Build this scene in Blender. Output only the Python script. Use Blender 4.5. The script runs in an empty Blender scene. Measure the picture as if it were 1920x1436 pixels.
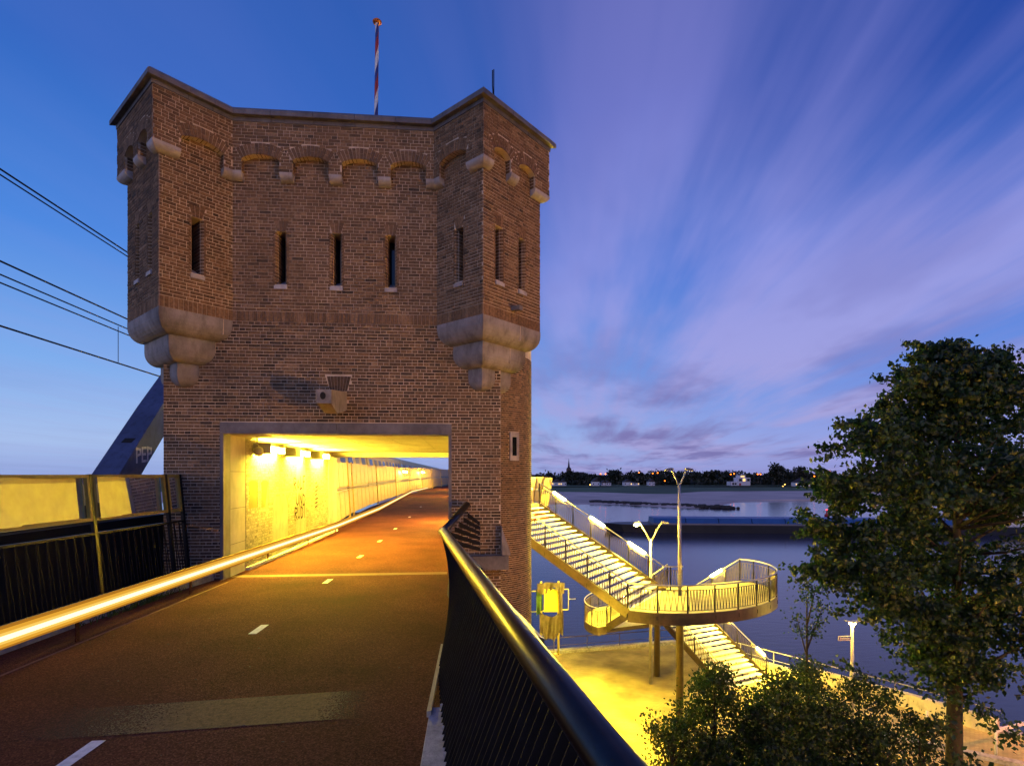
import bpy, math, random
import numpy as np
from mathutils import Vector
rng = random.Random(11)
R = math.radians
SC = bpy.context.scene
COL = SC.collection
# ------------------------------------------------------------------ camera
cd = bpy.data.cameras.new("camera"); cam = bpy.data.objects.new("camera", cd); COL.objects.link(cam)
cam.location = (0, 0, 2.0); cam.rotation_euler = (R(90), 0, R(-4.95))
cd.sensor_width = 36.0; cd.lens = 1029.0/1920*36; cd.shift_y = 171.0/1920; cd.clip_start = .05; cd.clip_end = 9000
SC.camera = cam
# ------------------------------------------------------------------ world / sky
W = bpy.data.worlds.new("World"); SC.world = W; W.use_nodes = True
def build_sky():
    nt = W.node_tree; N = nt.nodes; L = nt.links; N.clear()
    def nd(t, **k):
        n = N.new(t)
        for a, b in k.items(): setattr(n, a, b)
        return n
    def math_(op, a, b=None, c=None, clamp=False):
        n = nd('ShaderNodeMath', operation=op, use_clamp=clamp)
        for i, v in enumerate((a, b, c)):
            if v is None: continue
            if isinstance(v, (int, float)): n.inputs[i].default_value = v
            else: L.new(v, n.inputs[i])
        return n.outputs[0]
    def mix(f, a, b, bt='MIX'):
        n = nd('ShaderNodeMixRGB', blend_type=bt)
        for i, v in enumerate((f, a, b)):
            if isinstance(v, (int, float)): n.inputs[i].default_value = v
            elif isinstance(v, tuple): n.inputs[i].default_value = (*v, 1)
            else: L.new(v, n.inputs[i])
        return n.outputs[0]
    def ramp(f, pts):
        n = nd('ShaderNodeValToRGB'); L.new(f, n.inputs[0]); e = n.color_ramp.elements
        while len(e) < len(pts): e.new(.5)
        for q, (p, c) in zip(e, pts): q.position = p; q.color = (*c, 1)
        return n.outputs[0]
    def smooth(v, a, b):
        n = nd('ShaderNodeMapRange', interpolation_type='SMOOTHSTEP'); L.new(v, n.inputs[0])
        n.inputs[1].default_value = a; n.inputs[2].default_value = b; return n.outputs[0]
    tc = nd('ShaderNodeTexCoord'); sp = nd('ShaderNodeSeparateXYZ'); L.new(tc.outputs['Generated'], sp.inputs[0])
    x, y, z = sp.outputs
    zc = math_('MAXIMUM', z, 0.0)
    # clear dusk sky by elevation: afterglow in the west (left), deeper to the east
    west = ramp(zc, [(0, (.34, .45, .84)), (.05, (.44, .60, .96)), (.16, (.24, .47, .95)), (.33, (.085, .28, .84)), (.52, (.032, .15, .60)), (.8, (.030, .09, .40))])
    east = ramp(zc, [(0, (.33, .34, .74)), (.05, (.34, .40, .86)), (.16, (.17, .31, .85)), (.33, (.06, .18, .70)), (.52, (.020, .075, .42)), (.8, (.010, .032, .24))])
    base = mix(smooth(x, -.35, .75), west, east)
    sky = nd('ShaderNodeTexSky', sky_type='NISHITA', sun_disc=False, sun_elevation=R(1.5), sun_rotation=R(-115), ozone_density=4.0)
    skyl = mix(1.0, sky.outputs[0], (.10, .10, .10), 'MULTIPLY')
    base = mix(.12, base, skyl)
    # wind-drawn cloud sheet on a plane overhead
    zz = math_('ADD', zc, .05)
    px = math_('DIVIDE', x, zz); py = math_('DIVIDE', y, zz)
    def noise(sx, sy, off, det, rough, dist=0.0):
        cb = nd('ShaderNodeCombineXYZ')
        L.new(math_('ADD', math_('MULTIPLY', px, sx), math_('MULTIPLY', py, -.22*sx)), cb.inputs[0])
        L.new(math_('MULTIPLY', py, sy), cb.inputs[1]); cb.inputs[2].default_value = off
        n = nd('ShaderNodeTexNoise'); L.new(cb.outputs[0], n.inputs[0])
        n.inputs['Scale'].default_value = 1; n.inputs['Detail'].default_value = det; n.inputs['Roughness'].default_value = rough
        n.inputs['Distortion'].default_value = dist
        return n.outputs[0]
    n1 = noise(.75, .26, 3.1, 5, .5, .25); n2 = noise(2.4, .34, 9.7, 5, .55, .15); n3 = noise(.35, .2, 21.3, 2, .5); n4 = noise(5.5, .5, 41.0, 3, .55)
    m = math_('ADD', math_('MULTIPLY', n1, .48), math_('ADD', math_('MULTIPLY', n2, .30), math_('ADD', math_('MULTIPLY', n3, .28), math_('MULTIPLY', n4, .10))))
    cover = smooth(x, -.16, .30)
    cl = math_('MULTIPLY', smooth(m, .485, .68), math_('ADD', math_('MULTIPLY', cover, .84), .14))
    ccol = ramp(zc, [(0, (.36, .34, .66)), (.08, (.39, .37, .70)), (.2, (.35, .36, .76)), (.36, (.28, .31, .76)), (.55, (.19, .22, .64)), (.8, (.17, .18, .52))])
    dk = smooth(noise(1.0, .45, 33.0, 4, .55), .40, .62)
    lowb = smooth(zc, .34, .06)
    ccol = mix(math_('MULTIPLY', dk, math_('ADD', math_('MULTIPLY', lowb, .55), .25)), ccol, mix(1.0, ccol, (.42, .40, .56), 'MULTIPLY'))
    col = mix(cl, base, ccol)
    low = smooth(z, -.03, .0)
    col = mix(low, (.03, .035, .06), col)
    bg = nd('ShaderNodeBackground'); L.new(col, bg.inputs[0]); bg.inputs[1].default_value = 1.0
    out = nd('ShaderNodeOutputWorld'); L.new(bg.outputs[0], out.inputs[0])
build_sky()
# faint afterglow from the west
sd = bpy.data.lights.new("sun", 'SUN'); sd.energy = .55; sd.angle = R(50); sd.color = (1, .68, .60)
so = bpy.data.objects.new("sun", sd); COL.objects.link(so); so.rotation_euler = (R(70), 0, R(-35))
SC.view_settings.view_transform = 'Standard'; SC.view_settings.look = 'None'; SC.view_settings.gamma = 1.0
SC.view_settings.exposure = 0.0; SC.view_settings.use_curve_mapping = False
SC.render.engine = 'CYCLES'; SC.cycles.use_denoising = True; SC.cycles.sample_clamp_indirect = 6.0
SC.cycles.max_bounces = 7; SC.cycles.transparent_max_bounces = 12; SC.cycles.caustics_reflective = False; SC.cycles.caustics_refractive = False
# ------------------------------------------------------------------ helpers
class MB:
    def __init__(s): s.v = []; s.f = []; s.t = []
    def add(s, vs, fs, t=None):
        o = len(s.v); s.v.extend([tuple(p) for p in vs]); s.f.extend([tuple(i+o for i in f) for f in fs])
        if t is not None: s.t.extend([t]*len(fs))
    def box(s, x0, x1, y0, y1, z0, z1, t=None):
        s.add([(x0,y0,z0),(x1,y0,z0),(x1,y1,z0),(x0,y1,z0),(x0,y0,z1),(x1,y0,z1),(x1,y1,z1),(x0,y1,z1)], BOXF, t)
    def obox(s, a, b, w, h, up=(0,0,1), t=None):
        a = Vector(a); b = Vector(b); d = (b-a).normalized(); u = Vector(up); sd = d.cross(u)
        if sd.length < 1e-4: sd = d.cross(Vector((1,0,0)))
        sd.normalize(); u = sd.cross(d)
        vs = [p + sd*(i*w/2) + u*(j*h/2) for p in (a, b) for i, j in ((-1,-1),(1,-1),(1,1),(-1,1))]
        s.add(vs, [(0,3,2,1),(4,5,6,7),(0,1,5,4),(1,2,6,5),(2,3,7,6),(3,0,4,7)], t)
    def tube(s, path, r, n=8, caps=True, closed=False, t=None):
        P = [Vector(p) for p in path]; k = len(P); rr = r if isinstance(r, (list, tuple)) else [r]*k
        vs = []; ref = None
        for i, p in enumerate(P):
            if closed: d = (P[(i+1)%k]-P[i-1]).normalized()
            else:
                d1 = (P[min(i+1,k-1)]-p); d0 = (p-P[max(i-1,0)])
                d = ((d1.normalized() if d1.length else d0.normalized()) + (d0.normalized() if d0.length else d1.normalized())).normalized()
            if ref is None:
                ref = d.orthogonal().normalized()
                if abs(d.z) < .9: ref = Vector((0,0,1))
            a = (ref - d*ref.dot(d)).normalized(); ref = a; b = d.cross(a)
            vs += [p + (a*math.cos(2*math.pi*j/n) + b*math.sin(2*math.pi*j/n))*rr[i] for j in range(n)]
        fs = []
        for i in range(k if closed else k-1):
            q = (i+1) % k
            fs += [(i*n+j, i*n+(j+1)%n, q*n+(j+1)%n, q*n+j) for j in range(n)]
        if caps and not closed: fs += [tuple(range(n))[::-1], tuple((k-1)*n+j for j in range(n))]
        s.add(vs, fs, t)
    def prism(s, poly, fn0, fn1, t=None):      # poly of 2-D points; two functions place the end caps
        n = len(poly); vs = [fn0(p) for p in poly] + [fn1(p) for p in poly]
        s.add(vs, [tuple(range(n))[::-1], tuple(range(n, 2*n))] + [(i, (i+1)%n, n+(i+1)%n, n+i) for i in range(n)], t)
    def lathe(s, prof, c=(0,0,0), n=16, t=None):
        vs = [(c[0]+r*math.cos(2*math.pi*j/n), c[1]+r*math.sin(2*math.pi*j/n), c[2]+z) for r, z in prof for j in range(n)]
        fs = [(i*n+j, i*n+(j+1)%n, (i+1)*n+(j+1)%n, (i+1)*n+j) for i in range(len(prof)-1) for j in range(n)]
        fs += [tuple(range(n))[::-1], tuple((len(prof)-1)*n+j for j in range(n))]
        s.add(vs, fs, t)
    def mesh(s, name, m, smooth=False):
        me = bpy.data.meshes.new(name); me.from_pydata([tuple(p) for p in s.v], [], s.f)
        if m: me.materials.append(m)
        if s.t and len(s.t) == len(s.f):
            me.attributes.new('tint', 'FLOAT', 'FACE').data.foreach_set('value', np.array(s.t, 'f'))
        if smooth: me.polygons.foreach_set('use_smooth', [True]*len(me.polygons))
        me.update(); return me
    def build(s, name, m, parent=None, smooth=False, kind=None):
        return link(name, s.mesh(name, m, smooth), parent, kind)
BOXF = [(0,3,2,1),(4,5,6,7),(0,1,5,4),(1,2,6,5),(2,3,7,6),(3,0,4,7)]
def link(name, data, parent=None, kind=None):
    o = bpy.data.objects.new(name, data); COL.objects.link(o)
    if parent: o.parent = parent
    if kind: o['kind'] = kind
    return o
def tag(o, label, cat, group=None):
    o['label'] = label; o['category'] = cat
    if group: o['group'] = group
    return o
def thing(name, label, cat, group=None): return tag(link(name, None), label, cat, group)
ONES = ['','first','second','third','fourth','fifth','sixth','seventh','eighth','ninth','tenth','eleventh','twelfth','thirteenth','fourteenth','fifteenth','sixteenth','seventeenth','eighteenth','nineteenth']
def lerp(a, b, t): return tuple(p+(q-p)*t for p, q in zip(a, b))
# ------------------------------------------------------------------ materials
def mat(name, col, rough=.7, metal=0.0, vary=.25, scale=4.0, bump=0.0, bscale=60.0, stain=0.0, emit=None, spec=.5):
    m = bpy.data.materials.new(name); m.use_nodes = True; nt = m.node_tree; N = nt.nodes; L = nt.links
    b = N['Principled BSDF']; b.inputs['Roughness'].default_value = rough; b.inputs['Metallic'].default_value = metal
    b.inputs['Specular IOR Level'].default_value = spec
    tc = N.new('ShaderNodeTexCoord')
    n = N.new('ShaderNodeTexNoise'); n.inputs['Scale'].default_value = scale; n.inputs['Detail'].default_value = 8; n.inputs['Roughness'].default_value = .65
    L.new(tc.outputs['Object'], n.inputs[0])
    r = N.new('ShaderNodeValToRGB'); e = r.color_ramp.elements; e[0].position = .3; e[1].position = .72
    e[0].color = (*[c*(1-vary) for c in col], 1); e[1].color = (*[min(1, c*(1+vary)) for c in col], 1)
    L.new(n.outputs[0], r.inputs[0]); out = r.outputs[0]
    if stain:
        n2 = N.new('ShaderNodeTexNoise'); n2.inputs['Scale'].default_value = scale*.31; n2.inputs['Detail'].default_value = 5
        L.new(tc.outputs['Object'], n2.inputs[0]); r2 = N.new('ShaderNodeValToRGB'); r2.color_ramp.elements[0].position = .48; r2.color_ramp.elements[1].position = .66
        L.new(n2.outputs[0], r2.inputs[0]); mx = N.new('ShaderNodeMixRGB'); mx.blend_type = 'MULTIPLY'; mu = N.new('ShaderNodeMath'); mu.operation = 'MULTIPLY'
        L.new(r2.outputs[0], mu.inputs[0]); mu.inputs[1].default_value = stain; L.new(mu.outputs[0], mx.inputs[0]); L.new(out, mx.inputs[1]); mx.inputs[2].default_value = (.35, .31, .28, 1); out = mx.outputs[0]
    L.new(out, b.inputs['Base Color'])
    if bump:
        n3 = N.new('ShaderNodeTexNoise'); n3.inputs['Scale'].default_value = bscale; n3.inputs['Detail'].default_value = 4; L.new(tc.outputs['Object'], n3.inputs[0])
        bp = N.new('ShaderNodeBump'); bp.inputs['Strength'].default_value = bump; bp.inputs['Distance'].default_value = .01
        L.new(n3.outputs[0], bp.inputs['Height']); L.new(bp.outputs[0], b.inputs['Normal'])
    if emit:
        b.inputs['Emission Color'].default_value = (*emit[:3], 1); b.inputs['Emission Strength'].default_value = emit[3]
    return m
def mat_brick(name, ramp, stain=(1.35,1.05,.78), amt=.18, bump=.5):
    m = bpy.data.materials.new(name); m.use_nodes = True; nt = m.node_tree; N = nt.nodes; L = nt.links
    b = N['Principled BSDF']; b.inputs['Roughness'].default_value = .85; b.inputs['Specular IOR Level'].default_value = .25
    at = N.new('ShaderNodeAttribute'); at.attribute_name = 'tint'; r = N.new('ShaderNodeValToRGB'); e = r.color_ramp.elements
    while len(e) < len(ramp): e.new(.5)
    for q, (p, c) in zip(e, ramp): q.position = p; q.color = (*c, 1)
    L.new(at.outputs['Fac'], r.inputs[0]); tc = N.new('ShaderNodeTexCoord')
    geo = N.new('ShaderNodeNewGeometry')
    n = N.new('ShaderNodeTexNoise'); n.inputs['Scale'].default_value = 26; n.inputs['Detail'].default_value = 6; L.new(geo.outputs['Position'], n.inputs[0])
    mr = N.new('ShaderNodeMapRange'); mr.inputs[1].default_value = .3; mr.inputs[2].default_value = .7; mr.inputs[3].default_value = .6; mr.inputs[4].default_value = 1.35; L.new(n.outputs[0], mr.inputs[0])
    mx = N.new('ShaderNodeMixRGB'); mx.blend_type = 'MULTIPLY'; mx.inputs[0].default_value = 1; L.new(r.outputs[0], mx.inputs[1]); L.new(mr.outputs[0], mx.inputs[2])
    n2 = N.new('ShaderNodeTexNoise'); n2.inputs['Scale'].default_value = 1.1; n2.inputs['Detail'].default_value = 7; n2.inputs['Roughness'].default_value = .62; L.new(geo.outputs['Position'], n2.inputs[0])
    r2 = N.new('ShaderNodeMapRange'); r2.inputs[1].default_value = .5; r2.inputs[2].default_value = .72; r2.inputs[4].default_value = amt; L.new(n2.outputs[0], r2.inputs[0])
    m2 = N.new('ShaderNodeMixRGB'); L.new(r2.outputs[0], m2.inputs[0]); L.new(mx.outputs[0], m2.inputs[1]); m2.inputs[2].default_value = (*[.17*q for q in stain], 1)
    L.new(m2.outputs[0], b.inputs['Base Color'])
    bp = N.new('ShaderNodeBump'); bp.inputs['Strength'].default_value = bump; bp.inputs['Distance'].default_value = .006; L.new(n.outputs[0], bp.inputs['Height']); L.new(bp.outputs[0], b.inputs['Normal'])
    return m
def mat_emit(name, col, s):
    m = bpy.data.materials.new(name); m.use_nodes = True; nt = m.node_tree; nt.nodes.clear()
    e = nt.nodes.new('ShaderNodeEmission'); e.inputs[0].default_value = (*col, 1); e.inputs[1].default_value = s
    o = nt.nodes.new('ShaderNodeOutputMaterial'); nt.links.new(e.outputs[0], o.inputs[0]); return m
def mat_glass(name, tint=(.9,.95,.95), dirt=.12):
    m = bpy.data.materials.new(name); m.use_nodes = True; nt = m.node_tree; N = nt.nodes; L = nt.links; N.clear()
    tr = N.new('ShaderNodeBsdfTransparent'); tr.inputs[0].default_value = (*tint, 1)
    gl = N.new('ShaderNodeBsdfGlossy'); gl.inputs['Roughness'].default_value = .03; gl.inputs[0].default_value = (.9,.9,.9,1)
    df = N.new('ShaderNodeBsdfDiffuse'); df.inputs[0].default_value = (.45,.43,.38,1)
    fr = N.new('ShaderNodeFresnel'); fr.inputs[0].default_value = 1.45
    a = N.new('ShaderNodeMixShader'); L.new(fr.outputs[0], a.inputs[0]); L.new(tr.outputs[0], a.inputs[1]); L.new(gl.outputs[0], a.inputs[2])
    tc = N.new('ShaderNodeTexCoord'); n = N.new('ShaderNodeTexNoise'); n.inputs['Scale'].default_value = 6; n.inputs['Detail'].default_value = 6; L.new(tc.outputs['Object'], n.inputs[0])
    mu = N.new('ShaderNodeMath'); mu.operation = 'MULTIPLY'; L.new(n.outputs[0], mu.inputs[0]); mu.inputs[1].default_value = dirt*2
    b = N.new('ShaderNodeMixShader'); L.new(mu.outputs[0], b.inputs[0]); L.new(a.outputs[0], b.inputs[1]); L.new(df.outputs[0], b.inputs[2])
    o = N.new('ShaderNodeOutputMaterial'); L.new(b.outputs[0], o.inputs[0]); return m
def mat_leaf(name, ramp):
    m = bpy.data.materials.new(name); m.use_nodes = True; nt = m.node_tree; N = nt.nodes; L = nt.links; N.clear()
    at = N.new('ShaderNodeAttribute'); at.attribute_name = 'tint'; r = N.new('ShaderNodeValToRGB'); e = r.color_ramp.elements
    while len(e) < len(ramp): e.new(.5)
    for q, (p, c) in zip(e, ramp): q.position = p; q.color = (*c, 1)
    L.new(at.outputs['Fac'], r.inputs[0])
    d = N.new('ShaderNodeBsdfDiffuse'); t = N.new('ShaderNodeBsdfTranslucent'); g = N.new('ShaderNodeBsdfGlossy'); g.inputs['Roughness'].default_value = .45
    L.new(r.outputs[0], d.inputs[0]); L.new(r.outputs[0], t.inputs[0])
    a = N.new('ShaderNodeMixShader'); a.inputs[0].default_value = .35; L.new(d.outputs[0], a.inputs[1]); L.new(t.outputs[0], a.inputs[2])
    b = N.new('ShaderNodeMixShader'); b.inputs[0].default_value = .04; L.new(a.outputs[0], b.inputs[1]); L.new(g.outputs[0], b.inputs[2])
    o = N.new('ShaderNodeOutputMaterial'); L.new(b.outputs[0], o.inputs[0]); return m
SOD = (1.0, .66, .10)
M = dict(
 brick=mat_brick('brick', [(0, (.052,.038,.026)), (.3, (.112,.072,.041)), (.6, (.165,.101,.054)), (.85, (.215,.134,.072)), (1, (.26,.17,.10))]),
 mortar=mat('mortar', (.58,.49,.38), .9, vary=.3, scale=3, stain=.5),
 whitebrick=mat_brick('limewashed_brick', [(0, (.30,.275,.21)), (.4, (.42,.39,.29)), (1, (.52,.48,.37))], stain=(3.2,2.9,2.2), amt=.3),
 whitemortar=mat('lime_mortar', (.34,.30,.22), .9, vary=.3, scale=3, stain=.4),
 stone=mat('stone', (.26,.245,.24), .8, vary=.35, scale=2.2, bump=.5, bscale=45, stain=.7),
 sill=mat('sill_stone', (.42,.40,.40), .75, vary=.25, scale=5, bump=.3, stain=.4),
 bluestone=mat('bluestone', (.13,.125,.135), .6, vary=.35, scale=3, bump=.3, bscale=60, stain=.4),
 concrete=mat('concrete', (.50,.47,.40), .8, vary=.14, scale=2.2, bump=.25, bscale=40, stain=.35),
 kerb=mat('kerb_concrete', (.42,.41,.40), .85, vary=.4, scale=9, bump=.8, bscale=70, stain=.6),
 asphalt=None,  board=mat('board_ochre', (.30,.21,.02), .6, vary=.15),
 dark=mat('dark_steel', (.018,.018,.020), .42, .6, vary=.3, scale=7),
 slat=mat('black_slat', (.010,.010,.012), .75, 0, vary=.3, scale=7, spec=.15),
 tube=mat('handrail_steel', (.065,.06,.057), .34, 1.0, vary=.12, scale=5, bump=.02, bscale=200),
 plate=mat('navy_plate', (.035,.04,.075), .35, .5, vary=.2, scale=3),
 bronze=mat('bronze_steel', (.085,.062,.045), .5, .25, vary=.3, scale=3, stain=.3),
 galv=mat('galvanised', (.48,.46,.42), .45, .7, vary=.2, scale=8),
 tread=mat('tread_concrete', (.74,.74,.74), .7, vary=.1, scale=6, bump=.15),
 deck=mat('deck_coat', (.40,.36,.17), .7, vary=.2, scale=3, stain=.3),
 ochre=mat('ochre_frame', (.52,.36,.06), .55, 0, vary=.25, scale=6, stain=.4),  # ochre paints the yellow light on the glass fence frames
 rib=mat('navy_paint', (.055,.075,.15), .55, 0, vary=.2, scale=1.5, stain=.3),
 graf=mat('pale_paint', (.55,.54,.56), .8, vary=.3, scale=14),
 scrawl=mat('brown_paint', (.035,.015,.004), .8, vary=.2, scale=14),
 white=mat('white_paint', (.72,.72,.70), .7, vary=.25, scale=18),
 red=mat('red_paint', (.32,.02,.02), .55, vary=.15), blue=mat('blue_paint', (.02,.03,.20), .55, vary=.15), orange=mat('orange_paint', (.60,.16,.02), .5, vary=.1),
 glass=mat_glass('glass', (.85,.88,.86), .22), dglass=mat('dark_glass', (.008,.009,.014), .08, 0, vary=.1),
 black=mat('dark_interior', (.006,.006,.006), .9, vary=.1),
 panel=mat('perforated_panel', (.42,.30,.17), .5, .4, vary=.2, scale=3, bump=.3, bscale=220),
 wire=mat('wire', (.02,.02,.022), .5, .8), bark=mat('bark', (.022,.017,.013), .9, vary=.5, scale=9, bump=1.0, bscale=22),
 sand=mat('sand', (.58,.44,.36), .95, vary=.22, scale=.06, stain=.25), grass=mat('meadow', (.065,.105,.032), .95, vary=.5, scale=.05, stain=.5),
 house=mat('render_white', (.62,.62,.66), .8, vary=.1), roof=mat('roof_tile', (.045,.035,.04), .8, vary=.3), hbrick=mat('far_brick', (.10,.06,.05), .9, vary=.3, scale=.5),
 hull=mat('hull_paint', (.022,.022,.028), .5, vary=.3, scale=.3), hatch=mat('hatch_blue', (.02,.085,.26), .5, vary=.15, scale=.4), coam=mat('coaming_grey', (.17,.16,.21), .6, vary=.2, scale=.3),
 tarp=mat('tarpaulin', (.085,.065,.065), .7, vary=.4, scale=3, bump=.5, bscale=8), yellow=mat('yellow_sheet', (.70,.60,.06), .6, vary=.1), green=mat('green_net', (.03,.08,.02), .8, vary=.3),
 cream=mat('cream_concrete', (.62,.56,.42), .8, vary=.15, scale=1.4, stain=.3), ballast=mat('ballast', (.035,.033,.032), .95, vary=.6, scale=14, bump=1, bscale=30),
 sign=mat('sign_blue', (.02,.05,.34), .4, vary=.05), trainy=mat('train_yellow', (.55,.40,.03), .4, vary=.1), trainb=mat('train_blue', (.02,.05,.22), .4, vary=.1),
 tubeL=mat_emit('tube_light', (1,.72,.045), 1250), led=mat_emit('led_light', (1,.72,.05), 1700), lampE=mat_emit('lamp_light', (1,.74,.05), 34000), fenceE=mat_emit('fence_light', (1,.62,.05), 2600), fenceE2=mat_emit('fence_light_low', (1,.62,.08), 260),
 sodE=mat_emit('sodium_far', (1,.15,.010), 9), warmE=mat_emit('warm_far', (1,.55,.12), 5), winE=mat_emit('lit_window', (1,.6,.22), 1.6), redE=mat_emit('red_signal', (1,.03,.03), 14),
 trailC=mat_emit('guide_core', (1,.78,.36), 2.6), trailE=mat_emit('guide_amber', (1,.47,.06), .62),  # glow colours of the bicycle light trail
)
def asphalt():
    m = bpy.data.materials.new('red_asphalt'); m.use_nodes = True; N = m.node_tree.nodes; L = m.node_tree.links; b = N['Principled BSDF']
    tc = N.new('ShaderNodeTexCoord'); v = N.new('ShaderNodeTexVoronoi'); v.inputs['Scale'].default_value = 95; L.new(tc.outputs['Object'], v.inputs[0])
    r = N.new('ShaderNodeValToRGB'); e = r.color_ramp.elements; e[0].color = (.048,.012,.009,1); e[1].color = (.185,.064,.042,1); e.new(.62).color = (.108,.030,.020,1)
    sp = N.new('ShaderNodeSeparateColor'); L.new(v.outputs['Color'], sp.inputs[0]); L.new(sp.outputs[0], r.inputs[0])
    n = N.new('ShaderNodeTexNoise'); n.inputs['Scale'].default_value = .8; n.inputs['Detail'].default_value = 8; L.new(tc.outputs['Object'], n.inputs[0])
    mr = N.new('ShaderNodeMapRange'); mr.inputs[1].default_value = .3; mr.inputs[2].default_value = .7; mr.inputs[3].default_value = .65; mr.inputs[4].default_value = 1.25; L.new(n.outputs[0], mr.inputs[0])
    mx = N.new('ShaderNodeMixRGB'); mx.blend_type = 'MULTIPLY'; mx.inputs[0].default_value = 1; L.new(r.outputs[0], mx.inputs[1]); L.new(mr.outputs[0], mx.inputs[2])
    L.new(mx.outputs[0], b.inputs['Base Color']); b.inputs['Roughness'].default_value = .88; b.inputs['Specular IOR Level'].default_value = .10
    bp = N.new('ShaderNodeBump'); bp.inputs['Strength'].default_value = .7; bp.inputs['Distance'].default_value = .006; L.new(v.outputs['Distance'], bp.inputs['Height']); L.new(bp.outputs[0], b.inputs['Normal'])
    return m
M['asphalt'] = asphalt()
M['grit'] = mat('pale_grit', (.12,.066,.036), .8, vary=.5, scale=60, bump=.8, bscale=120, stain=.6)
def fade_ends(m, x0, x1, x2, x3):      # strip fades out towards both ends
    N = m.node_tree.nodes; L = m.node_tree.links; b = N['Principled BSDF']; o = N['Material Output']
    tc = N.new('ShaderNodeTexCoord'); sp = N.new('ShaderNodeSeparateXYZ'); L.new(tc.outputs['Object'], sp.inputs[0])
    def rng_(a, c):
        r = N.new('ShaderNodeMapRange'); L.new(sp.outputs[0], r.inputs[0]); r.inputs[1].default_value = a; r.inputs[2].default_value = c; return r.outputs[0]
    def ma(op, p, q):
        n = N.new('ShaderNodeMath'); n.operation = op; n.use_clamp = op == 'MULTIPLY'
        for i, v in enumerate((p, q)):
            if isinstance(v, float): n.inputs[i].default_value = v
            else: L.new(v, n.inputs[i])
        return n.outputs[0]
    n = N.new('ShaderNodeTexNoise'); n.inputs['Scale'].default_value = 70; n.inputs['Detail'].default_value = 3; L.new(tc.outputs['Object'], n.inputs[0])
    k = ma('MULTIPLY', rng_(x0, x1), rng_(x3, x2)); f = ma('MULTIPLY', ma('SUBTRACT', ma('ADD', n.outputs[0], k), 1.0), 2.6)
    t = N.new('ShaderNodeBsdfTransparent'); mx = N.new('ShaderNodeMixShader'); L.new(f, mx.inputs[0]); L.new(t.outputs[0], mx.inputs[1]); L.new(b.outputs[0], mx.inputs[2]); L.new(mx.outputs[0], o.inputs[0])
fade_ends(M['grit'], -4.6, -2.2, -1.3, -.4)
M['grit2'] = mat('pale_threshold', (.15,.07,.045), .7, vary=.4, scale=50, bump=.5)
def streaks(m, amt=.55):          # dark rain streaks and lichen on stone
    N = m.node_tree.nodes; L = m.node_tree.links; b = N['Principled BSDF']; src = b.inputs['Base Color'].links[0].from_socket
    geo = N.new('ShaderNodeNewGeometry'); mp = N.new('ShaderNodeMapping'); mp.inputs['Scale'].default_value = (5,5,2.2); L.new(geo.outputs['Position'], mp.inputs[0])
    n = N.new('ShaderNodeTexNoise'); n.inputs['Scale'].default_value = 1; n.inputs['Detail'].default_value = 7; n.inputs['Roughness'].default_value = .65; L.new(mp.outputs[0], n.inputs[0])
    r = N.new('ShaderNodeMapRange'); r.inputs[1].default_value = .48; r.inputs[2].default_value = .66; r.inputs[4].default_value = amt; L.new(n.outputs[0], r.inputs[0])
    x = N.new('ShaderNodeMixRGB'); x.blend_type = 'MULTIPLY'; L.new(r.outputs[0], x.inputs[0]); L.new(src, x.inputs[1]); x.inputs[2].default_value = (.30,.27,.23,1); L.new(x.outputs[0], b.inputs['Base Color'])
streaks(M['stone']); streaks(M['sill'], .4); streaks(M['bluestone'], .5); streaks(M['concrete'], .25); streaks(M['rib'], .5); streaks(M['cream'], .4)
def mat_tex_brick(name, c1, c2, cm, sc, w, h):
    m = bpy.data.materials.new(name); m.use_nodes = True; N = m.node_tree.nodes; L = m.node_tree.links; b = N['Principled BSDF']
    tc = N.new('ShaderNodeTexCoord'); sp = N.new('ShaderNodeSeparateXYZ'); L.new(tc.outputs['Object'], sp.inputs[0])
    cb = N.new('ShaderNodeCombineXYZ'); ad = N.new('ShaderNodeMath'); ad.operation = 'ADD'; L.new(sp.outputs[0], ad.inputs[0]); L.new(sp.outputs[1], ad.inputs[1])
    if name == 'paving': L.new(sp.outputs[0], cb.inputs[0]); L.new(sp.outputs[1], cb.inputs[1])
    else: L.new(ad.outputs[0], cb.inputs[0]); L.new(sp.outputs[2], cb.inputs[1])
    t = N.new('ShaderNodeTexBrick'); L.new(cb.outputs[0], t.inputs[0]); t.inputs['Scale'].default_value = sc
    t.inputs['Color1'].default_value = (*c1,1); t.inputs['Color2'].default_value = (*c2,1); t.inputs['Mortar'].default_value = (*cm,1)
    t.inputs['Brick Width'].default_value = w; t.inputs['Row Height'].default_value = h; t.inputs['Mortar Size'].default_value = .006
    n = N.new('ShaderNodeTexNoise'); n.inputs['Scale'].default_value = .7; n.inputs['Detail'].default_value = 8; L.new(tc.outputs['Object'], n.inputs[0])
    mr = N.new('ShaderNodeMapRange'); mr.inputs[1].default_value = .3; mr.inputs[2].default_value = .7; mr.inputs[3].default_value = .6; mr.inputs[4].default_value = 1.3; L.new(n.outputs[0], mr.inputs[0])
    mx = N.new('ShaderNodeMixRGB'); mx.blend_type = 'MULTIPLY'; mx.inputs[0].default_value = 1; L.new(t.outputs[0], mx.inputs[1]); L.new(mr.outputs[0], mx.inputs[2])
    L.new(mx.outputs[0], b.inputs['Base Color']); b.inputs['Roughness'].default_value = .85
    return m
M['brickfar'] = mat_tex_brick('brick_side', (.10,.05,.035), (.06,.034,.028), (.30,.27,.23), 1.0, .22, .0615)
M['paving'] = mat_tex_brick('paving', (.48,.41,.20), (.40,.34,.16), (.20,.16,.09), 1.0, .21, .105)
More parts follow.
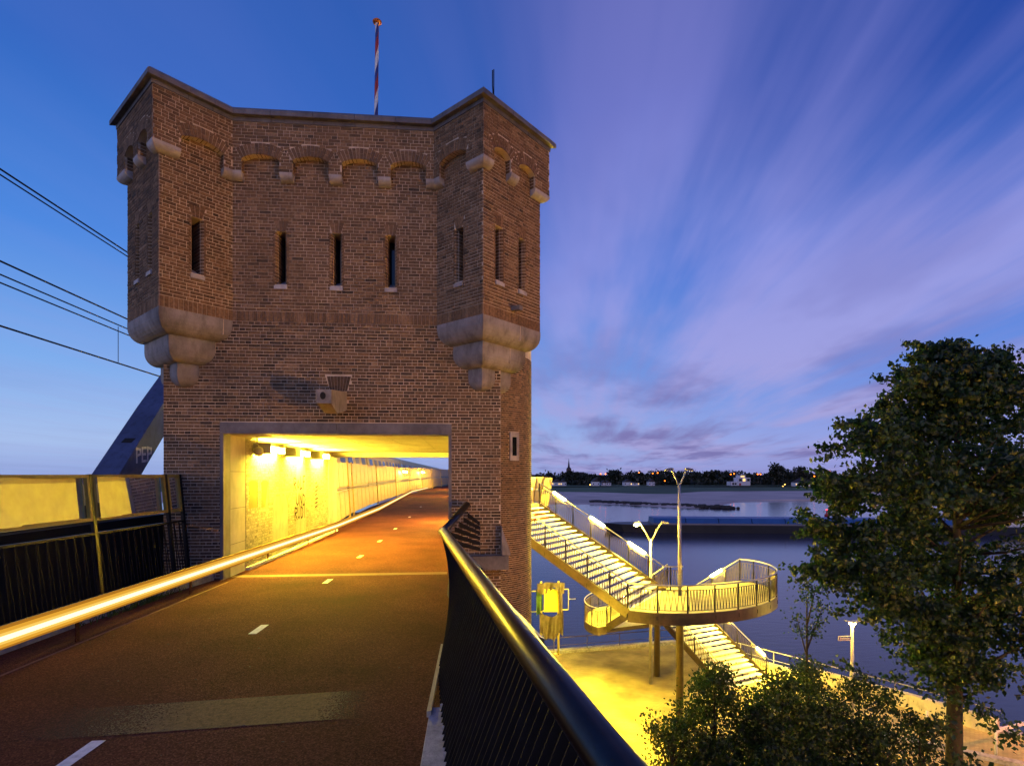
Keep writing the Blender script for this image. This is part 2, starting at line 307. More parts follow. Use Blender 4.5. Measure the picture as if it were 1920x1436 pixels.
def water_mat():
    m = bpy.data.materials.new('river_water'); m.use_nodes = True; N = m.node_tree.nodes; L = m.node_tree.links; b = N['Principled BSDF']
    b.inputs['Base Color'].default_value = (.016,.020,.045,1); b.inputs['Roughness'].default_value = .13; b.inputs['IOR'].default_value = 1.40
    tc = N.new('ShaderNodeTexCoord'); mp = N.new('ShaderNodeMapping'); mp.inputs['Scale'].default_value = (.35, .9, 1); L.new(tc.outputs['Object'], mp.inputs[0])
    n = N.new('ShaderNodeTexNoise'); n.inputs['Scale'].default_value = 1.6; n.inputs['Detail'].default_value = 5; L.new(mp.outputs[0], n.inputs[0])
    bp = N.new('ShaderNodeBump'); bp.inputs['Strength'].default_value = .16; bp.inputs['Distance'].default_value = .10; L.new(n.outputs[0], bp.inputs['Height']); L.new(bp.outputs[0], b.inputs['Normal'])
    return m
M['water'] = water_mat()
# ------------------------------------------------------------------ setting
GZ = -9.5; WZ = -12.5
def struct(name, mb, m, smooth=False, parent=None): return mb.build(name, m, parent, smooth, kind=None if parent else 'structure')
def sheet(poly, z, h=None):
    b = MB(); n = len(poly)
    if h is None: b.add([(x, y, z) for x, y in poly], [tuple(range(n))])
    else: b.prism(poly, lambda p: (p[0], p[1], z-h), lambda p: (p[0], p[1], z))
    return b
LE = [(-5.5,-6),(-5.3,2),(-5.12,6.5),(-4.96,9.4),(-4.72,10.84)]
RE = [(-.05,10.84),(-.14,7.5),(-.14,4.5),(.0,2),(.1,-6)]
struct('path', sheet(LE+RE, 0, .45), M['asphalt'])
struct('path', sheet([(-4.55,10.842),(-4.55,20.0),(-.31,20.0),(-.31,10.842)], .001, .4), M['asphalt'])
BL = [(-4.75,20.0),(-5.35,27),(-5.6,33.5),(-5.5,43),(-5.3,52.5),(-4.4,68),(-2.6,88),(1.5,112)]
BRt = [(-.31,20.0),(.2,25.2),(1.2,25.6),(4.0,29.2),(5.1,32.6),(4.3,38),(2.6,46),(1.0,56),(.6,70),(1.8,88),(5.6,112)]
def dz(y): return 0.0 if y < 20 else min(.25, (y-20)*.004)
bd = MB(); n = len(BL); ring = BL + BRt[::-1]
bd.prism(ring, lambda p: (p[0], p[1], -.6), lambda p: (p[0], p[1], dz(p[1])-.002)); struct('bridge_deck', bd, M['asphalt'])
s = struct('path_joint_strip', sheet([(-4.3,4.32),(-.55,4.62),(-.55,5.22),(-4.3,4.88)], .005), M['grit'])  # pale band across the near path
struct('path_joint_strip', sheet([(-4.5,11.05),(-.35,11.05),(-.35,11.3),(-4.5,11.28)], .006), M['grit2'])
for i, y in enumerate((1.0, 3.95, 7.12, 10.3, 13.4, 16.5, 20.2, 25.5, 33)):
    x = -2.86 + .03*y if y < 11 else -2.53
    if y > 25: x -= .01*(y-25)
    struct('lane_dash', sheet([(x-.05,y),(x+.05,y),(x+.06,y+.42),(x-.04,y+.42)], .0055+dz(y)), M['white'])
k = MB()
for a, b in zip(LE, LE[1:]):
    for i in range(5):
        p, q = lerp(a, b, i/5+.004), lerp(a, b, (i+1)/5)
        k.prism([(0,-.02),(0,.10),(.02,.115),(.22,.115),(.22,-.02)], lambda t, p=p: (p[0]-t[0], p[1], t[1]), lambda t, q=q: (q[0]-t[0], q[1], t[1]))
struct('kerb', k, M['kerb'])
k = MB(); k.prism([(0,-.02),(0,.05),(.03,.065),(1,.065),(1,-.02)], lambda t: (-.33+t[0]*.46, .6, t[1]), lambda t: (-.285+t[0]*.16, 4.6, t[1])); struct('kerb', k, M['kerb'])
# rail embankment left of the path
struct('terrain', sheet([(-60,-8),(-5.6,-8),(-5.3,10.5),(-5.7,20),(-5.7,33),(-60,33)], -.25, 9), M['ballast'])
# quay
QE = [(-8,32.5),(6.68,35.1),(14.83,36.3),(18.2,31.3),(22.04,25.65),(23.9,22.4),(30,12),(33,2)]
struct('quay_pavement', sheet(QE+[(33,-10),(-1,-10),(-1,9),(-8,9)], GZ, 4.5), M['paving'])
k = MB()
for a, b in zip(QE[:-1], QE[1:]): k.obox((a[0],a[1],GZ+.10), (b[0],b[1],GZ+.10), .45, .2)
struct('quay_kerb', k, M['kerb'])
# water and far bank
struct('water', sheet([(-900,-80),(900,-80),(1600,900),(-1600,900)], WZ), M['water'])
SH = [(-900,300),(-120,300),(0,275),(40,262),(75,255),(92,228),(108,226),(118,246),(140,272),(200,286),(330,270),(520,240),(1500,200)]
def offs(k): return [(x*(1+k*.0022), y+k+ (6*math.sin(x*.05)+9*math.sin(x*.021+1) if k else 0)) for x, y in SH]
def band(k0, z0, k1, z1):
    b = MB(); A = offs(k0); B = offs(k1); n = len(A)
    b.add([(x,y,z0) for x,y in A]+[(x,y,z1) for x,y in B], [(i,i+1,n+i+1,n+i) for i in range(n-1)]); return b
b = band(0, WZ-.05, 12, WZ+.7); b2 = band(12, WZ+.7, 130, WZ+1.6); b.add(b2.v, b2.f); struct('beach', b, M['sand'])
b = band(130, WZ+1.62, 300, WZ+3.2); b2 = band(300, WZ+3.2, 360, WZ+3.9); b.add(b2.v, b2.f); b.add([(-9000,500,WZ+3.3),(9000,500,WZ+3.3),(9000,8800,WZ+4),(-9000,8800,WZ+4)], [(0,1,2,3)])
struct('far_meadow', b, M['grass'])
# a stone groyne running into the river
b = MB(); g0 = random.Random(4)
for i in range(240):
    t = g0.random(); x = 112-46*t + g0.uniform(-3,3); y = 222+52*t + g0.uniform(-4,4); s_ = g0.uniform(.7,1.6)
    b.lathe([(s_*.5,-.6),(s_,0),(s_*.6,.7*s_)], (x,y,WZ+.3), 5)
tag(b.build('stone_groyne', M['ballast'], None, kind='stuff'), 'dark heap of stones running from the far beach into the river', 'groyne')
# ------------------------------------------------------------------ tower
TW = thing('bridge_tower', 'brown brick bridge tower with two corner turrets and a lit passage', 'tower')
Y0 = 10.84; XC = -2.46; FH = 2.797; SS = .87; HD = 1.205; OV = .135; RT = math.sqrt(.5)
FY = Y0-SS; CH = FH-SS
class Face:
    def __init__(s, o, u, n): s.o = o; s.u = u; s.n = n
    def P(s, u, n, z): return (s.o[0]+s.u[0]*u+s.n[0]*n, s.o[1]+s.u[1]*u+s.n[1]*n, z)
fC = Face((XC-CH, Y0), (1,0), (0,-1)); lC = 2*CH
fLR = Face((XC-FH, FY), (RT,RT), (RT,-RT)); lS = SS/RT
fLL = Face((XC-FH-HD, FY+HD), (RT,-RT), (-RT,-RT)); lB = HD/RT
fRL = Face((XC+CH, Y0), (RT,-RT), (-RT,-RT))
fRR = Face((XC+FH, FY), (RT,RT), (RT,-RT))
fW = Face((XC-3.173, Y0), (1,0), (0,-1)); lW = 6.346
BK = MB(); MO = MB(); SINGLE = []          # joined brickwork, mortar backing, bricks kept single
def brick(F, u0, u1, z0, z1, n0=-.03, n1=.008, t=.5, store=None):
    j = rng.uniform(-.002, .003)
    vs = [F.P(u, n, z) for n in (n0, n1+j) for u, z in ((u0,z0),(u1,z0),(u1,z1),(u0,z1))]
    (store or BK).add(vs, [(4,5,6,7),(0,1,5,4),(1,2,6,5),(2,3,7,6),(3,0,4,7)], t)
def wedge(F, poly, n0, n1, t, store=None):
    n = len(poly); vs = [F.P(u, q, z) for q in (n0, n1) for u, z in poly]
    (store or BK).add(vs, [tuple(range(n, 2*n))]+[(i,(i+1)%n,n+(i+1)%n,n+i) for i in range(n)], t)
RH = .0615; JT = .0125
def lay(F, u0, u1, z0, z1, holes=(), tl=.1, th=.9, n1=.008, n0=-.03, keep=None, store=None):
    rows = int(round((z1-z0)/RH))
    for i in range(rows):
        za = z0+i*(z1-z0)/rows; zb = za+(z1-z0)/rows-JT; zm = (za+zb)/2
        iv = [(u0, u1)]
        for h in holes:
            q = h(zm)
            if q is None: continue
            nv = []
            for a, b in iv:
                if q[1] <= a or q[0] >= b: nv.append((a, b)); continue
                if q[0]-a > .02: nv.append((a, q[0]))
                if b-q[1] > .02: nv.append((q[1], b))
            iv = nv
        st = i % 2 == 0
        for a, b in iv:
            p = .22; x = math.floor(a/p)*p + (.0 if i % 4 < 2 else .055) - p
            if not st: x -= .055
            cells = []
            while x < b:
                if st and rng.random() > .12: cells.append((x, x+.22)); x += .22
                elif (not st) and rng.random() < .18: cells.append((x, x+.22)); x += .22
                else: cells += [(x, x+.11), (x+.11, x+.22)]; x += .22
            for c0, c1 in cells:
                l, r_ = max(c0, a), min(c1-JT, b)
                if r_-l < .025: continue
                t = min(1, max(0, rng.gauss((tl+th)/2, (th-tl)/3.2)))
                if keep is not None and abs(r_-l-.21) < .004: keep.append((F, l, za, zb-za, t)); continue
                brick(F, l, r_, za, zb, n0, n1, t, store)
def rect(u0, u1, z0, z1): return lambda z: (u0, u1) if z0 < z < z1 else None
def backing(F, u0, u1, z0, z1, rects=(), n=0.0, store=None):
    us = sorted({u0, u1, *[max(u0,min(u1,q)) for r_ in rects for q in r_[:2]]}); zs = sorted({z0, z1, *[max(z0,min(z1,q)) for r_ in rects for q in r_[2:]]})
    for a, b in zip(us, us[1:]):
        for c, d in zip(zs, zs[1:]):
            if any(r_[0]-1e-6 <= a and b <= r_[1]+1e-6 and r_[2]-1e-6 <= c and d <= r_[3]+1e-6 for r_ in rects): continue
            (store or MO).add([F.P(a,n,c),F.P(b,n,c),F.P(b,n,d),F.P(a,n,d)], [(0,1,2,3)], .5)
ZS0, ZS1 = 4.91, 5.11                      # soldier course
SL0, SL1 = 5.63, 6.64; SW = .115           # arrow slits: sill, head, half width at the face
soldiers = []
def upper(F, ln, slits, tl, th, keep=None, right_end=0.0):
    hol = [rect(c-SW, c+SW, SL0-.005, SL1) for c in slits] + [rect(c-.12, c+.12, SL0-.12, SL0) for c in slits] + [lambda z, c=c: (c-.085-(z-SL1)*.28, c+.085+(z-SL1)*.28) if SL1 <= z < SL1+.205 else None for c in slits]
    lay(F, .004, ln-.004+right_end, ZS1+.004, 8.08, hol, tl, th)
    backing(F, 0, ln+right_end, ZS0, 8.1, [(c-SW, c+SW, SL0, SL1) for c in slits])
    m = int(ln/.075)
    for i in range(m):
        a = i*ln/m+.004; b = (i+1)*ln/m-.004; t = rng.uniform(.45, .95)
        if keep is not None: keep.append((F, a, b, t))
        else: brick(F, a, b, ZS0+.004, ZS1-.008, t=t)
    for c in slits:
        for q in range(3):                 # flat arch of three tall bricks
            x0 = lambda f, q=q, c=c: c-.085*f + .17*f*(q/3)+.004; x1 = lambda f, q=q, c=c: c-.085*f+.17*f*((q+1)/3)-.004
            wedge(F, [(x0(1),SL1+.004),(x1(1),SL1+.004),(x1(1.65),SL1+.2),(x0(1.65),SL1+.2)], -.03, .009, rng.uniform(.4,.9))
        rows = 16
        for i in range(rows):              # rounded brick jambs
            za = SL0+i*(SL1-SL0)/rows; zb = za+(SL1-SL0)/rows-JT
            for sg in (-1, 1):
                prof = [(SW+.03,-.02),(SW+.03,.006),(SW-.005,.004),(SW-.028,-.02),(SW-.048,-.07),(SW-.055,-.20),(SW-.055,-.42),(SW+.03,-.42)]
                o = [F.P(c+sg*a, n_, z) for z in (za, zb) for a, n_ in prof]; k_ = len(prof)
                BK.add(o, [tuple(range(k_)), tuple(range(k_,2*k_))]+[(j,(j+1)%k_,k_+(j+1)%k_,k_+j) for j in range(k_)], rng.uniform(tl,th))
        for sg in (-1, 1): MO.add([F.P(c+sg*SW, .0, SL0),F.P(c+sg*(SW-.045),-.06,SL0),F.P(c+sg*(SW-.045),-.06,SL1),F.P(c+sg*SW,.0,SL1),F.P(c+sg*(SW-.05),-.45,SL0),F.P(c+sg*(SW-.05),-.45,SL1)], [(0,1,2,3),(1,4,5,2)], .5)
        MO.add([F.P(c-SW,.0,SL1),F.P(c+SW,.0,SL1),F.P(c+SW,-.45,SL1),F.P(c-SW,-.45,SL1)], [(0,1,2,3)], .5)
        w = MB(); w.prism([(-.12,.035),(.12,.035),(.12,-.02),(.062,-.06),(.062,-.42),(-.062,-.42),(-.062,-.06),(-.12,-.02)],
                          lambda p, c=c: F.P(c+p[0], p[1], SL0-.10), lambda p, c=c: F.P(c+p[0], p[1], SL0-.03+max(0,-p[1])*.55)); w.build('sill', M['sill'], TW)
        w = MB(); w.add([F.P(c-.07,-.36,SL0),F.P(c+.07,-.36,SL0),F.P(c+.07,-.36,SL1),F.P(c-.07,-.36,SL1)], [(0,1,2,3)]); g = w.build('slit_window', M['dglass'], TW)
        w = MB(); w.add([F.P(c-SW,-.46,SL0-.1),F.P(c+SW,-.46,SL0-.1),F.P(c+SW,-.46,SL1+.05),F.P(c-SW,-.46,SL1+.05)], [(0,1,2,3)]); w.build('shutter', M['black'], g)  # black sheet standing in for the dark interior
upper(fC, lC, (.892, 1.93, 2.964), .25, .95, soldiers)
upper(fLR, lS, (.612,), .25, .9); upper(fRL, lS, (.612,), .25, .9)
upper(fLL, lB, (.584, 1.264), .2, .85); upper(fRR, lB, (.44, 1.12), .3, 1.0)
ARC_S, ARC_H, TOPZ, ROLLT, ROLLB = 7.93, .09, 8.62, 7.70, 7.555
VOUS = []
def overhang(F, u0, u1, arches, tl, th, keepv=False):
    holes = []
    cols = []; x = u0
    for a, b in arches:
        if a > x: cols.append((x, a, None))
        cols.append((a, b, 1)); x = b
    if x < u1: cols.append((x, u1, None))
    for a, b, k_ in cols:
        if k_ is None:
            MO.add([F.P(a,OV,ROLLT),F.P(b,OV,ROLLT),F.P(b,OV,TOPZ),F.P(a,OV,TOPZ),F.P(a,0,ROLLT),F.P(b,0,ROLLT),F.P(b,0,TOPZ),F.P(a,0,TOPZ)], [(0,1,2,3),(0,1,5,4),(1,2,6,5),(0,3,7,4)], .5)
        else:
            w = b-a; Rr = (w*w/4+ARC_H**2)/(2*ARC_H); zc = ARC_S+ARC_H-Rr; al = math.asin(w/2/Rr); cm = (a+b)/2
            nn = 10; pr = [(cm+Rr*math.sin(-al+2*al*i/nn), zc+Rr*math.cos(-al+2*al*i/nn)) for i in range(nn+1)]
            for (p, zp), (q, zq) in zip(pr, pr[1:]):
                MO.add([F.P(p,OV,zp),F.P(q,OV,zq),F.P(q,OV,TOPZ),F.P(p,OV,TOPZ),F.P(p,0,zp),F.P(q,0,zq)], [(0,1,2,3),(0,1,5,4)], .5)
            m = max(7, int(round(2*al*(Rr+.1)/.066))); Ro = Rr+.205
            for i in range(m):
                a0 = -al+2*al*(i+.07)/m; a1 = -al+2*al*(i+.93)/m
                P_ = lambda r_, an: (cm+r_*math.sin(an), zc+r_*math.cos(an))
                segs = [(Rr+.0, Ro)] if i % 2 else [(Rr, Rr+.095+.05*(i % 4 == 0)), (Rr+.105+.05*(i % 4 == 0), Ro)]
                for r0, r1 in segs:
                    poly = [P_(r0,a0),P_(r0,a1),P_(r1,a1),P_(r1,a0)]; t = rng.uniform(tl+.1, th)
                    if keepv and len(segs) == 1: VOUS.append((F, poly, t))
                    else: wedge(F, poly, .002, OV+.010, t)
            def hole(z, a=a, b=b, cm=cm, zc=zc, Ro=Ro, al=al):
                if z < ARC_S: return (a, b)
                v = (Ro+.008)**2-(z-zc)**2
                if v <= 0: return None
                h_ = min(math.sqrt(v), (z-zc)*math.tan(al)+.008); return (cm-h_, cm+h_)
            holes.append(hole)
    lay(F, u0+.003, u1-.003, ROLLT+.004, TOPZ, holes, tl, th, n1=OV+.008, n0=OV-.03)
    for a, b in arches:                    # brick reveals at the sides of each arch
        for sg, x in ((1, a), (-1, b)):
            for i in range(4):
                z = ROLLT+i*RH
                BK.add([F.P(x-sg*.01,n_,zz) for n_ in (.012,OV-.035) for zz in (z,z+RH-JT)]+[F.P(x+sg*.006,n_,zz) for n_ in (.012,OV-.035) for zz in (z,z+RH-JT)], [(4,5,7,6),(0,1,5,4),(2,3,7,6),(1,3,7,5),(0,2,6,4)], rng.uniform(tl,th))
t45 = math.tan(R(22.5))*OV
overhang(fC, t45, lC-t45, [(.209,.904),(1.144,1.815),(2.055,2.732),(2.972,3.645)], .25, .95, True)
overhang(fLR, -OV, lS-t45, [(.30,1.02)], .25, .9); overhang(fRL, t45, lS+OV, [(.21,.93)], .25, .9)
overhang(fLL, -OV, lB+OV, [(.334,.834),(1.074,1.559)], .2, .85); overhang(fRR, -OV, lB+OV, [(.145,.63),(.87,1.37)], .3, 1.0)
# rounded stone rolls under the piers (u0, u1, mitre at each end)
prof = [(-.02,ROLLT),(OV+.012,ROLLT)]+[(-.02+(OV+.032)*math.cos(R(90)*i/6), ROLLT-.01-(ROLLT-ROLLB-.01)*math.sin(R(90)*i/6)) for i in range(7)]
def roll(F, u0, u1, k0=0.0, k1=0.0):
    b = MB(); b.prism(prof, lambda p: F.P(u0+k0*max(p[0],0), p[0], p[1]), lambda p: F.P(u1+k1*max(p[0],0), p[0], p[1])); b.build('corbel_stone', M['sill'], TW)
T = math.tan(R(22.5))
for c in (1.024, 1.935, 2.852): roll(fC, c-.12, c+.12)
roll(fC, 0, .209, T); roll(fC, 3.645, lC, 0, -T); roll(fLR, 1.02, lS, 0, -T); roll(fRL, 0, .21, T)
roll(fLR, 0, .30, -1); roll(fLL, 1.559, lB, 0, 1); roll(fRL, .93, lS, 0, 1); roll(fRR, 0, .145, -1)
roll(fLL, .834, 1.074); roll(fRR, .63, .87); roll(fLL, 0, .334, -1); roll(fRR, 1.37, lB, 0, 1)
# coping stones
cprof = [(-.28,TOPZ),(OV+.02,TOPZ),(OV+.02,TOPZ+.075),(OV+.105,TOPZ+.08),(OV+.105,TOPZ+.165),(OV+.055,TOPZ+.225),(-.28,TOPZ+.245)]
def coping(F, u0, u1, n, k0, k1):
    for i in range(n):
        a = u0+(u1-u0)*i/n; b = u0+(u1-u0)*(i+1)/n; g = .004
        q0 = k0 if i == 0 else 0; q1 = k1 if i == n-1 else 0
        w = MB(); w.prism(cprof, lambda p: F.P(a+(g if i else 0)+q0*p[0], p[0], p[1]), lambda p: F.P(b-(g if i < n-1 else 0)+q1*p[0], p[0], p[1])); w.build('coping_stone', M['bluestone'], TW)
coping(fLL, 0, lB, 3, -1, 1); coping(fLR, 0, lS, 3, -1, -T); coping(fC, 0, lC, 5, T, -T); coping(fRL, 0, lS, 3, T, 1); coping(fRR, 0, lB, 3, -1, 1)
# corbelled stone feet of the corner turrets
def corbel(cx, cy, hd, zt, zb, r):
    lv = [(hd, zt)]+[(hd-r+r*math.cos(R(90)*i/7), zb+r-r*math.sin(R(90)*i/7)) for i in range(8)]
    b = MB(); n = 4
    vs = [(cx+h*dx, cy+h*dy, z) for h, z in lv for dx, dy in ((0,-1),(1,0),(0,1),(-1,0))]
    b.add(vs, [(0,1,2,3)]+[(i*4+j,i*4+(j+1)%4,(i+1)*4+(j+1)%4,(i+1)*4+j) for i in range(len(lv)-1) for j in range(4)]+[tuple((len(lv)-1)*4+j for j in range(4))])
    b.build('corbel', M['stone'], TW)
for cx in (XC-FH, XC+FH):
    cy = FY+HD
    corbel(cx, cy, HD+.012, ZS0, 4.50, .32); corbel(cx, cy, HD-.30, 4.505, 4.055, .28); corbel(cx, cy, HD-.60, 4.06, 3.64, .22)
for cx, sgn in ((XC-FH, 1), (XC+FH, 1)):      # mortar joints between the corbel stones
    for hd, zt, zb in ((HD+.012,ZS0-.01,4.56),(HD-.30,4.49,4.12)):
        F_ = Face((cx, FY+HD-hd), (RT,RT), (RT,-RT)); b = MB(); u_ = hd/RT*.62; b.add([F_.P(u,n_,z) for n_ in (-.1,.0025) for u, z in ((u_,zt-.28 if zt > 4.6 else zt-.30),(u_+.009,zt-.28 if zt > 4.6 else zt-.30),(u_+.009,zt),(u_,zt))], BOXF); b.build('joint', M['mortar'], TW)
# great lower wall
PU0, PU1 = 1.023, 5.383; PZ = 2.99
spu = -2.43+5.633
hw = [rect(PU0, PU1, -.5, PZ), rect(spu-.13, spu+.17, 3.22, 3.60), lambda z: (spu-.15-(z-3.6)*.33, spu+.15+(z-3.6)*.33+.02) if 3.6 <= z < 3.895 else None]
near = []
lay(fW, .004, lW-.004, .42-RH*7, 4.915, hw, .0, .72, keep=near)
lay(fW, 5.39, lW+.0, -1.6, .12, [], .0, .6)
backing(fW, 0, lW, -2.0, 4.95, [(PU0+.03, PU1-.03, -2.0, PZ-.03)]); backing(fW, 5.35, lW, -9.5, -2.0)
for q in range(7):
    x = lambda f, q, e: spu-.15*f+.34*f*(q/7)*.95+e
    wedge(fW, [(x(1,q,.004),3.603),(x(1,q+1,-.004),3.603),(x(1.42,q+1,-.004),3.885),(x(1.42,q,.004),3.885)], -.03, .009, rng.uniform(0,.3))
BK.build('brickwork', M['brick'], TW, kind='stuff'); MO.build('mortar', M['mortar'], TW)
# the bricks that show largest stay single: shared meshes in eight tints
vm = []
for q in range(8):
    b = MB(); b.add([(u,n_,z) for n_ in (.03,-.008-.0008*(q%3)) for u, z in ((0,0),(.21,0),(.21,.0515),(0,.0515))], [(4,5,6,7),(0,1,5,4),(1,2,6,5),(2,3,7,6),(3,0,4,7)], q/7*.75); vm.append(b.mesh('brick', M['brick']))
near.sort(key=lambda e: (e[1]-5.6)**2*.6+(e[2]-2.0)**2 if e[1] > 3 else 50+(e[1]-.5)**2+(e[2]-3)**2)
for i, (F, l, za, h, t) in enumerate(near):
    if i < 190:
        o = link('brick', vm[min(7, int(t/.75*7.99))], TW); o.location = F.P(l, 0, za); o.scale = (1, 1, h/.0515)
    else: brick(F, l, l+.21, za, za+h, t=t, store=(SB := SB if i > 190 else MB()))
SB.build('brickwork', M['brick'], TW, kind='stuff')
sm = []
for q in range(6):
    b = MB(); w_ = lC/int(lC/.075)-.008; b.add([(u,n_,z) for n_ in (.03,-.009) for u, z in ((0,0),(w_,0),(w_,.188),(0,.188))], [(4,5,6,7),(0,1,5,4),(1,2,6,5),(2,3,7,6),(3,0,4,7)], .4+q*.1); sm.append(b.mesh('brick', M['brick']))
for F, a, b_, t in soldiers: o = link('brick', sm[int((t-.45)/.5*5.99)], TW); o.location = F.P(a, 0, ZS0+.004)
for F, poly, t in VOUS:
    b = MB(); wedge(F, poly, .002, OV+.010, t, b); b.build('brick', M['brick'], TW)
# spout
b = MB(); x0, x1 = -2.545, -2.285; yf = 9.68
b.add([(x0,yf,3.22),(x1,yf,3.22),(x1,yf,3.46),(x0,yf,3.46),(x0,Y0,3.23),(x1+.02,Y0,3.23),(x1+.02,Y0,3.59),(x0,Y0,3.59),(x0+.03,yf+.55,3.10),(x1-.02,yf+.55,3.10)], [(0,1,2,3),(3,2,6,7),(0,3,7,4,8),(1,9,5,6,2),(0,8,9,1),(8,4,5,9)])
o = b.build('water_spout', M['stone'], TW)
b = MB(); b.lathe([(.048,0),(.048,.006)], n=14); h = b.build('spout_hole', M['black'], o); h.location = ((x0+x1)/2-.01, yf-.001, 3.35); h.rotation_euler = (R(90),0,0); h.scale = (1,1.35,1)
b = MB(); b.obox(fRR.P(.82,-.05,5.19), fRR.P(.82,.22,5.17), .10, .08); b.build('drain_pipe', M['bluestone'], TW)
# portal frame
for nm, x0, x1, z0, z1, y in (('lintel',-4.61,-2.46,2.80,2.985,.022),('lintel',-2.453,-.25,2.80,2.985,.022),('jamb',-4.61,-4.547,0,2.795,.02),('jamb',-.313,-.25,-.1,2.795,.02),('drip_edge',-4.61,-.25,2.77,2.795,.03)):
    b = MB(); b.box(x0,x1,Y0-y,Y0+.3 if nm != 'drip_edge' else Y0+.1,z0,z1); b.build(nm, M['bluestone'], TW)
b = MB(); b.box(-.245,.86,10.66,10.95,.14,.41); b.build('plinth_stone', M['bluestone'], TW)
b = MB(); b.prism([(.722,.42),(.722,.98),(.90,.46),(.90,.42)], lambda p: (p[0],10.68,p[1]), lambda p: (p[0],11.4,p[1])); b.build('buttress_stone', M['stone'], TW)
# tower body
b = MB(); b.box(-5.62,-4.60,Y0+.03,20,-2,2.78); b.box(-.27,.705,Y0+.03,20,-9.5,2.78); b.box(-5.62,.705,Y0+.03,20,2.83,4.9); b.box(-5.62,.705,11.62,20,4.9,8.6)
b.box(-5.62,-.3,11.0,20,-9.5,-.42); b.build('wall', M['brickfar'], TW)
for cx in (XC-FH, XC+FH):                  # backs and roofs of the corner turrets
    b = MB(); h = HD-.01; cy = FY+HD; sgn = 1 if cx > XC else -1
    b.add([(cx+sgn*h,cy,4.95),(cx,cy+h,4.95),(cx,cy+h,8.62),(cx+sgn*h,cy,8.62)], [(0,1,2,3)]); b.build('turret_back', M['brickfar'], TW)
    b = MB(); b.add([(cx,cy-h,8.64),(cx+h,cy,8.64),(cx,cy+h,8.64),(cx-h,cy,8.64)], [(0,1,2,3)]); b.build('turret_roof', M['bluestone'], TW)
b = MB(); b.box(XC-CH-.3,XC+CH+.3,Y0+.01,11.62,8.60,8.64); b.build('roof', M['bluestone'], TW)
# round stair tower behind
TX, TY, TR = .42, 17.5, 1.7
RB = MB()
for i in range(int((5.6+4.6)/RH)):
    z = -4.6+i*RH; dphi = .105/TR; ph = R(-86)+(i % 2)*dphi/2
    while ph < R(14):
        m_ = 2 if rng.random() < .12 else 1
        a, b_ = ph, ph+dphi*m_-.009/TR; ph += dphi*m_
        if 2.38 < z < 3.26 and R(-58.5) < (a+b_)/2 < R(-46): continue
        r0, r1 = TR-.03, TR+.007+rng.uniform(-.002,.002)
        vs = [(TX+r_*math.cos(q), TY+r_*math.sin(q), zz) for r_ in (r0, r1) for q, zz in ((a,z),(b_,z),(b_,z+RH-JT),(a,z+RH-JT))]
        RB.add(vs, [(4,5,6,7),(0,1,5,4),(1,2,6,5),(2,3,7,6),(3,0,4,7)], min(1,max(0,rng.gauss(.5,.25))))
RB.build('brickwork', M['brick'], TW, kind='stuff')
b = MB(); ph = [R(-88)+R(186)*i/40 for i in range(41)]
b.add([(TX+TR*math.cos(q), TY+TR*math.sin(q), z) for z in (-9.5, 8.3) for q in ph], [(i,i+1,42+i,41+i) for i in range(40)]); b.build('stair_turret', M['mortar'], TW, smooth=True)
b = MB(); pm = R(-52.3); c_ = (TX+TR*math.cos(pm), TY+TR*math.sin(pm)); Fw = Face(c_, (-math.sin(pm),math.cos(pm)), (math.cos(pm),math.sin(pm)))
for u0,u1,z0,z1 in ((-.18,-.09,2.40,3.24),(.09,.18,2.40,3.24),(-.09,.09,2.40,2.55),(-.09,.09,3.10,3.24)): b.add([Fw.P(u,n_,z) for n_ in (-.06,.03) for u,z in ((u0,z0),(u1,z0),(u1,z1),(u0,z1))], BOXF)
o = b.build('turret_window', M['sill'], TW)
b = MB(); b.add([Fw.P(u,.006,z) for u,z in ((-.09,2.55),(.09,2.55),(.09,3.10),(-.09,3.10))], [(0,1,2,3)]); b.build('pane', M['dglass'], o)
# ------------------------------------------------------------------ passage through the tower
PS = thing('passage_lining', 'limewashed brick passage wall with boarded windows and concrete ends', 'passage')
b = MB(); b.box(-4.60,-4.55,Y0+.302,11.895,0,2.765); o = b.build('wall_panel', M['concrete'], PS)
b = MB()
for z in (.62, 1.32, 2.05): b.box(-4.5515,-4.5485,Y0+.31,11.89,z,z+.008)
b.box(-4.552,-4.5485,11.888,11.9,0,2.76); b.build('joint', M['dark'], o)
b = MB(); b.box(-4.58,-4.53,18.8,20,0,2.765); b.build('wall_panel', M['concrete'], PS)
b = MB(); b.box(-.31,-.28,Y0+.302,20,0,2.765); b.build('wall_panel', M['concrete'], PS)
b = MB(); b.box(-4.6,-.27,Y0+.302,20,2.768,2.83); o = b.build('ceiling', M['concrete'], PS)
b = MB(); b.box(-4.5,-.31,19.3,19.98,2.60,2.765); b.build('beam', M['concrete'], PS)
b = MB()
for y in (12.0,13.5,15,16.5,18): b.box(-4.5,-.31,y,y+.008,2.7645,2.767)
for x in (-3.6,-2.6,-1.6,-.9): b.box(x,x+.006,Y0+.1,19.3,2.7642,2.767)
b.build('board_mark', M['kerb'], o)
fT = Face((-4.555, 11.9), (0,1), (1,0)); PB = MB(); PM = MB()
niche = [rect(1.6,2.75,0,1.06), lambda z: (2.175-math.sqrt(max(0,.575**2-(z-1.06)**2)*1.0), 2.175+math.sqrt(max(0,.575**2-(z-1.06)**2))) if 1.06 <= z < 1.63*.9 else None,
         rect(3.45,4.35,0,1.95), lambda z: (3.9-math.sqrt(max(0,.45**2-(z-1.95)**2)), 3.9+math.sqrt(max(0,.45**2-(z-1.95)**2))) if 1.95 <= z < 2.4 else None,
         rect(.17,.66,1.26,1.86), rect(.88,1.33,1.24,1.86)]
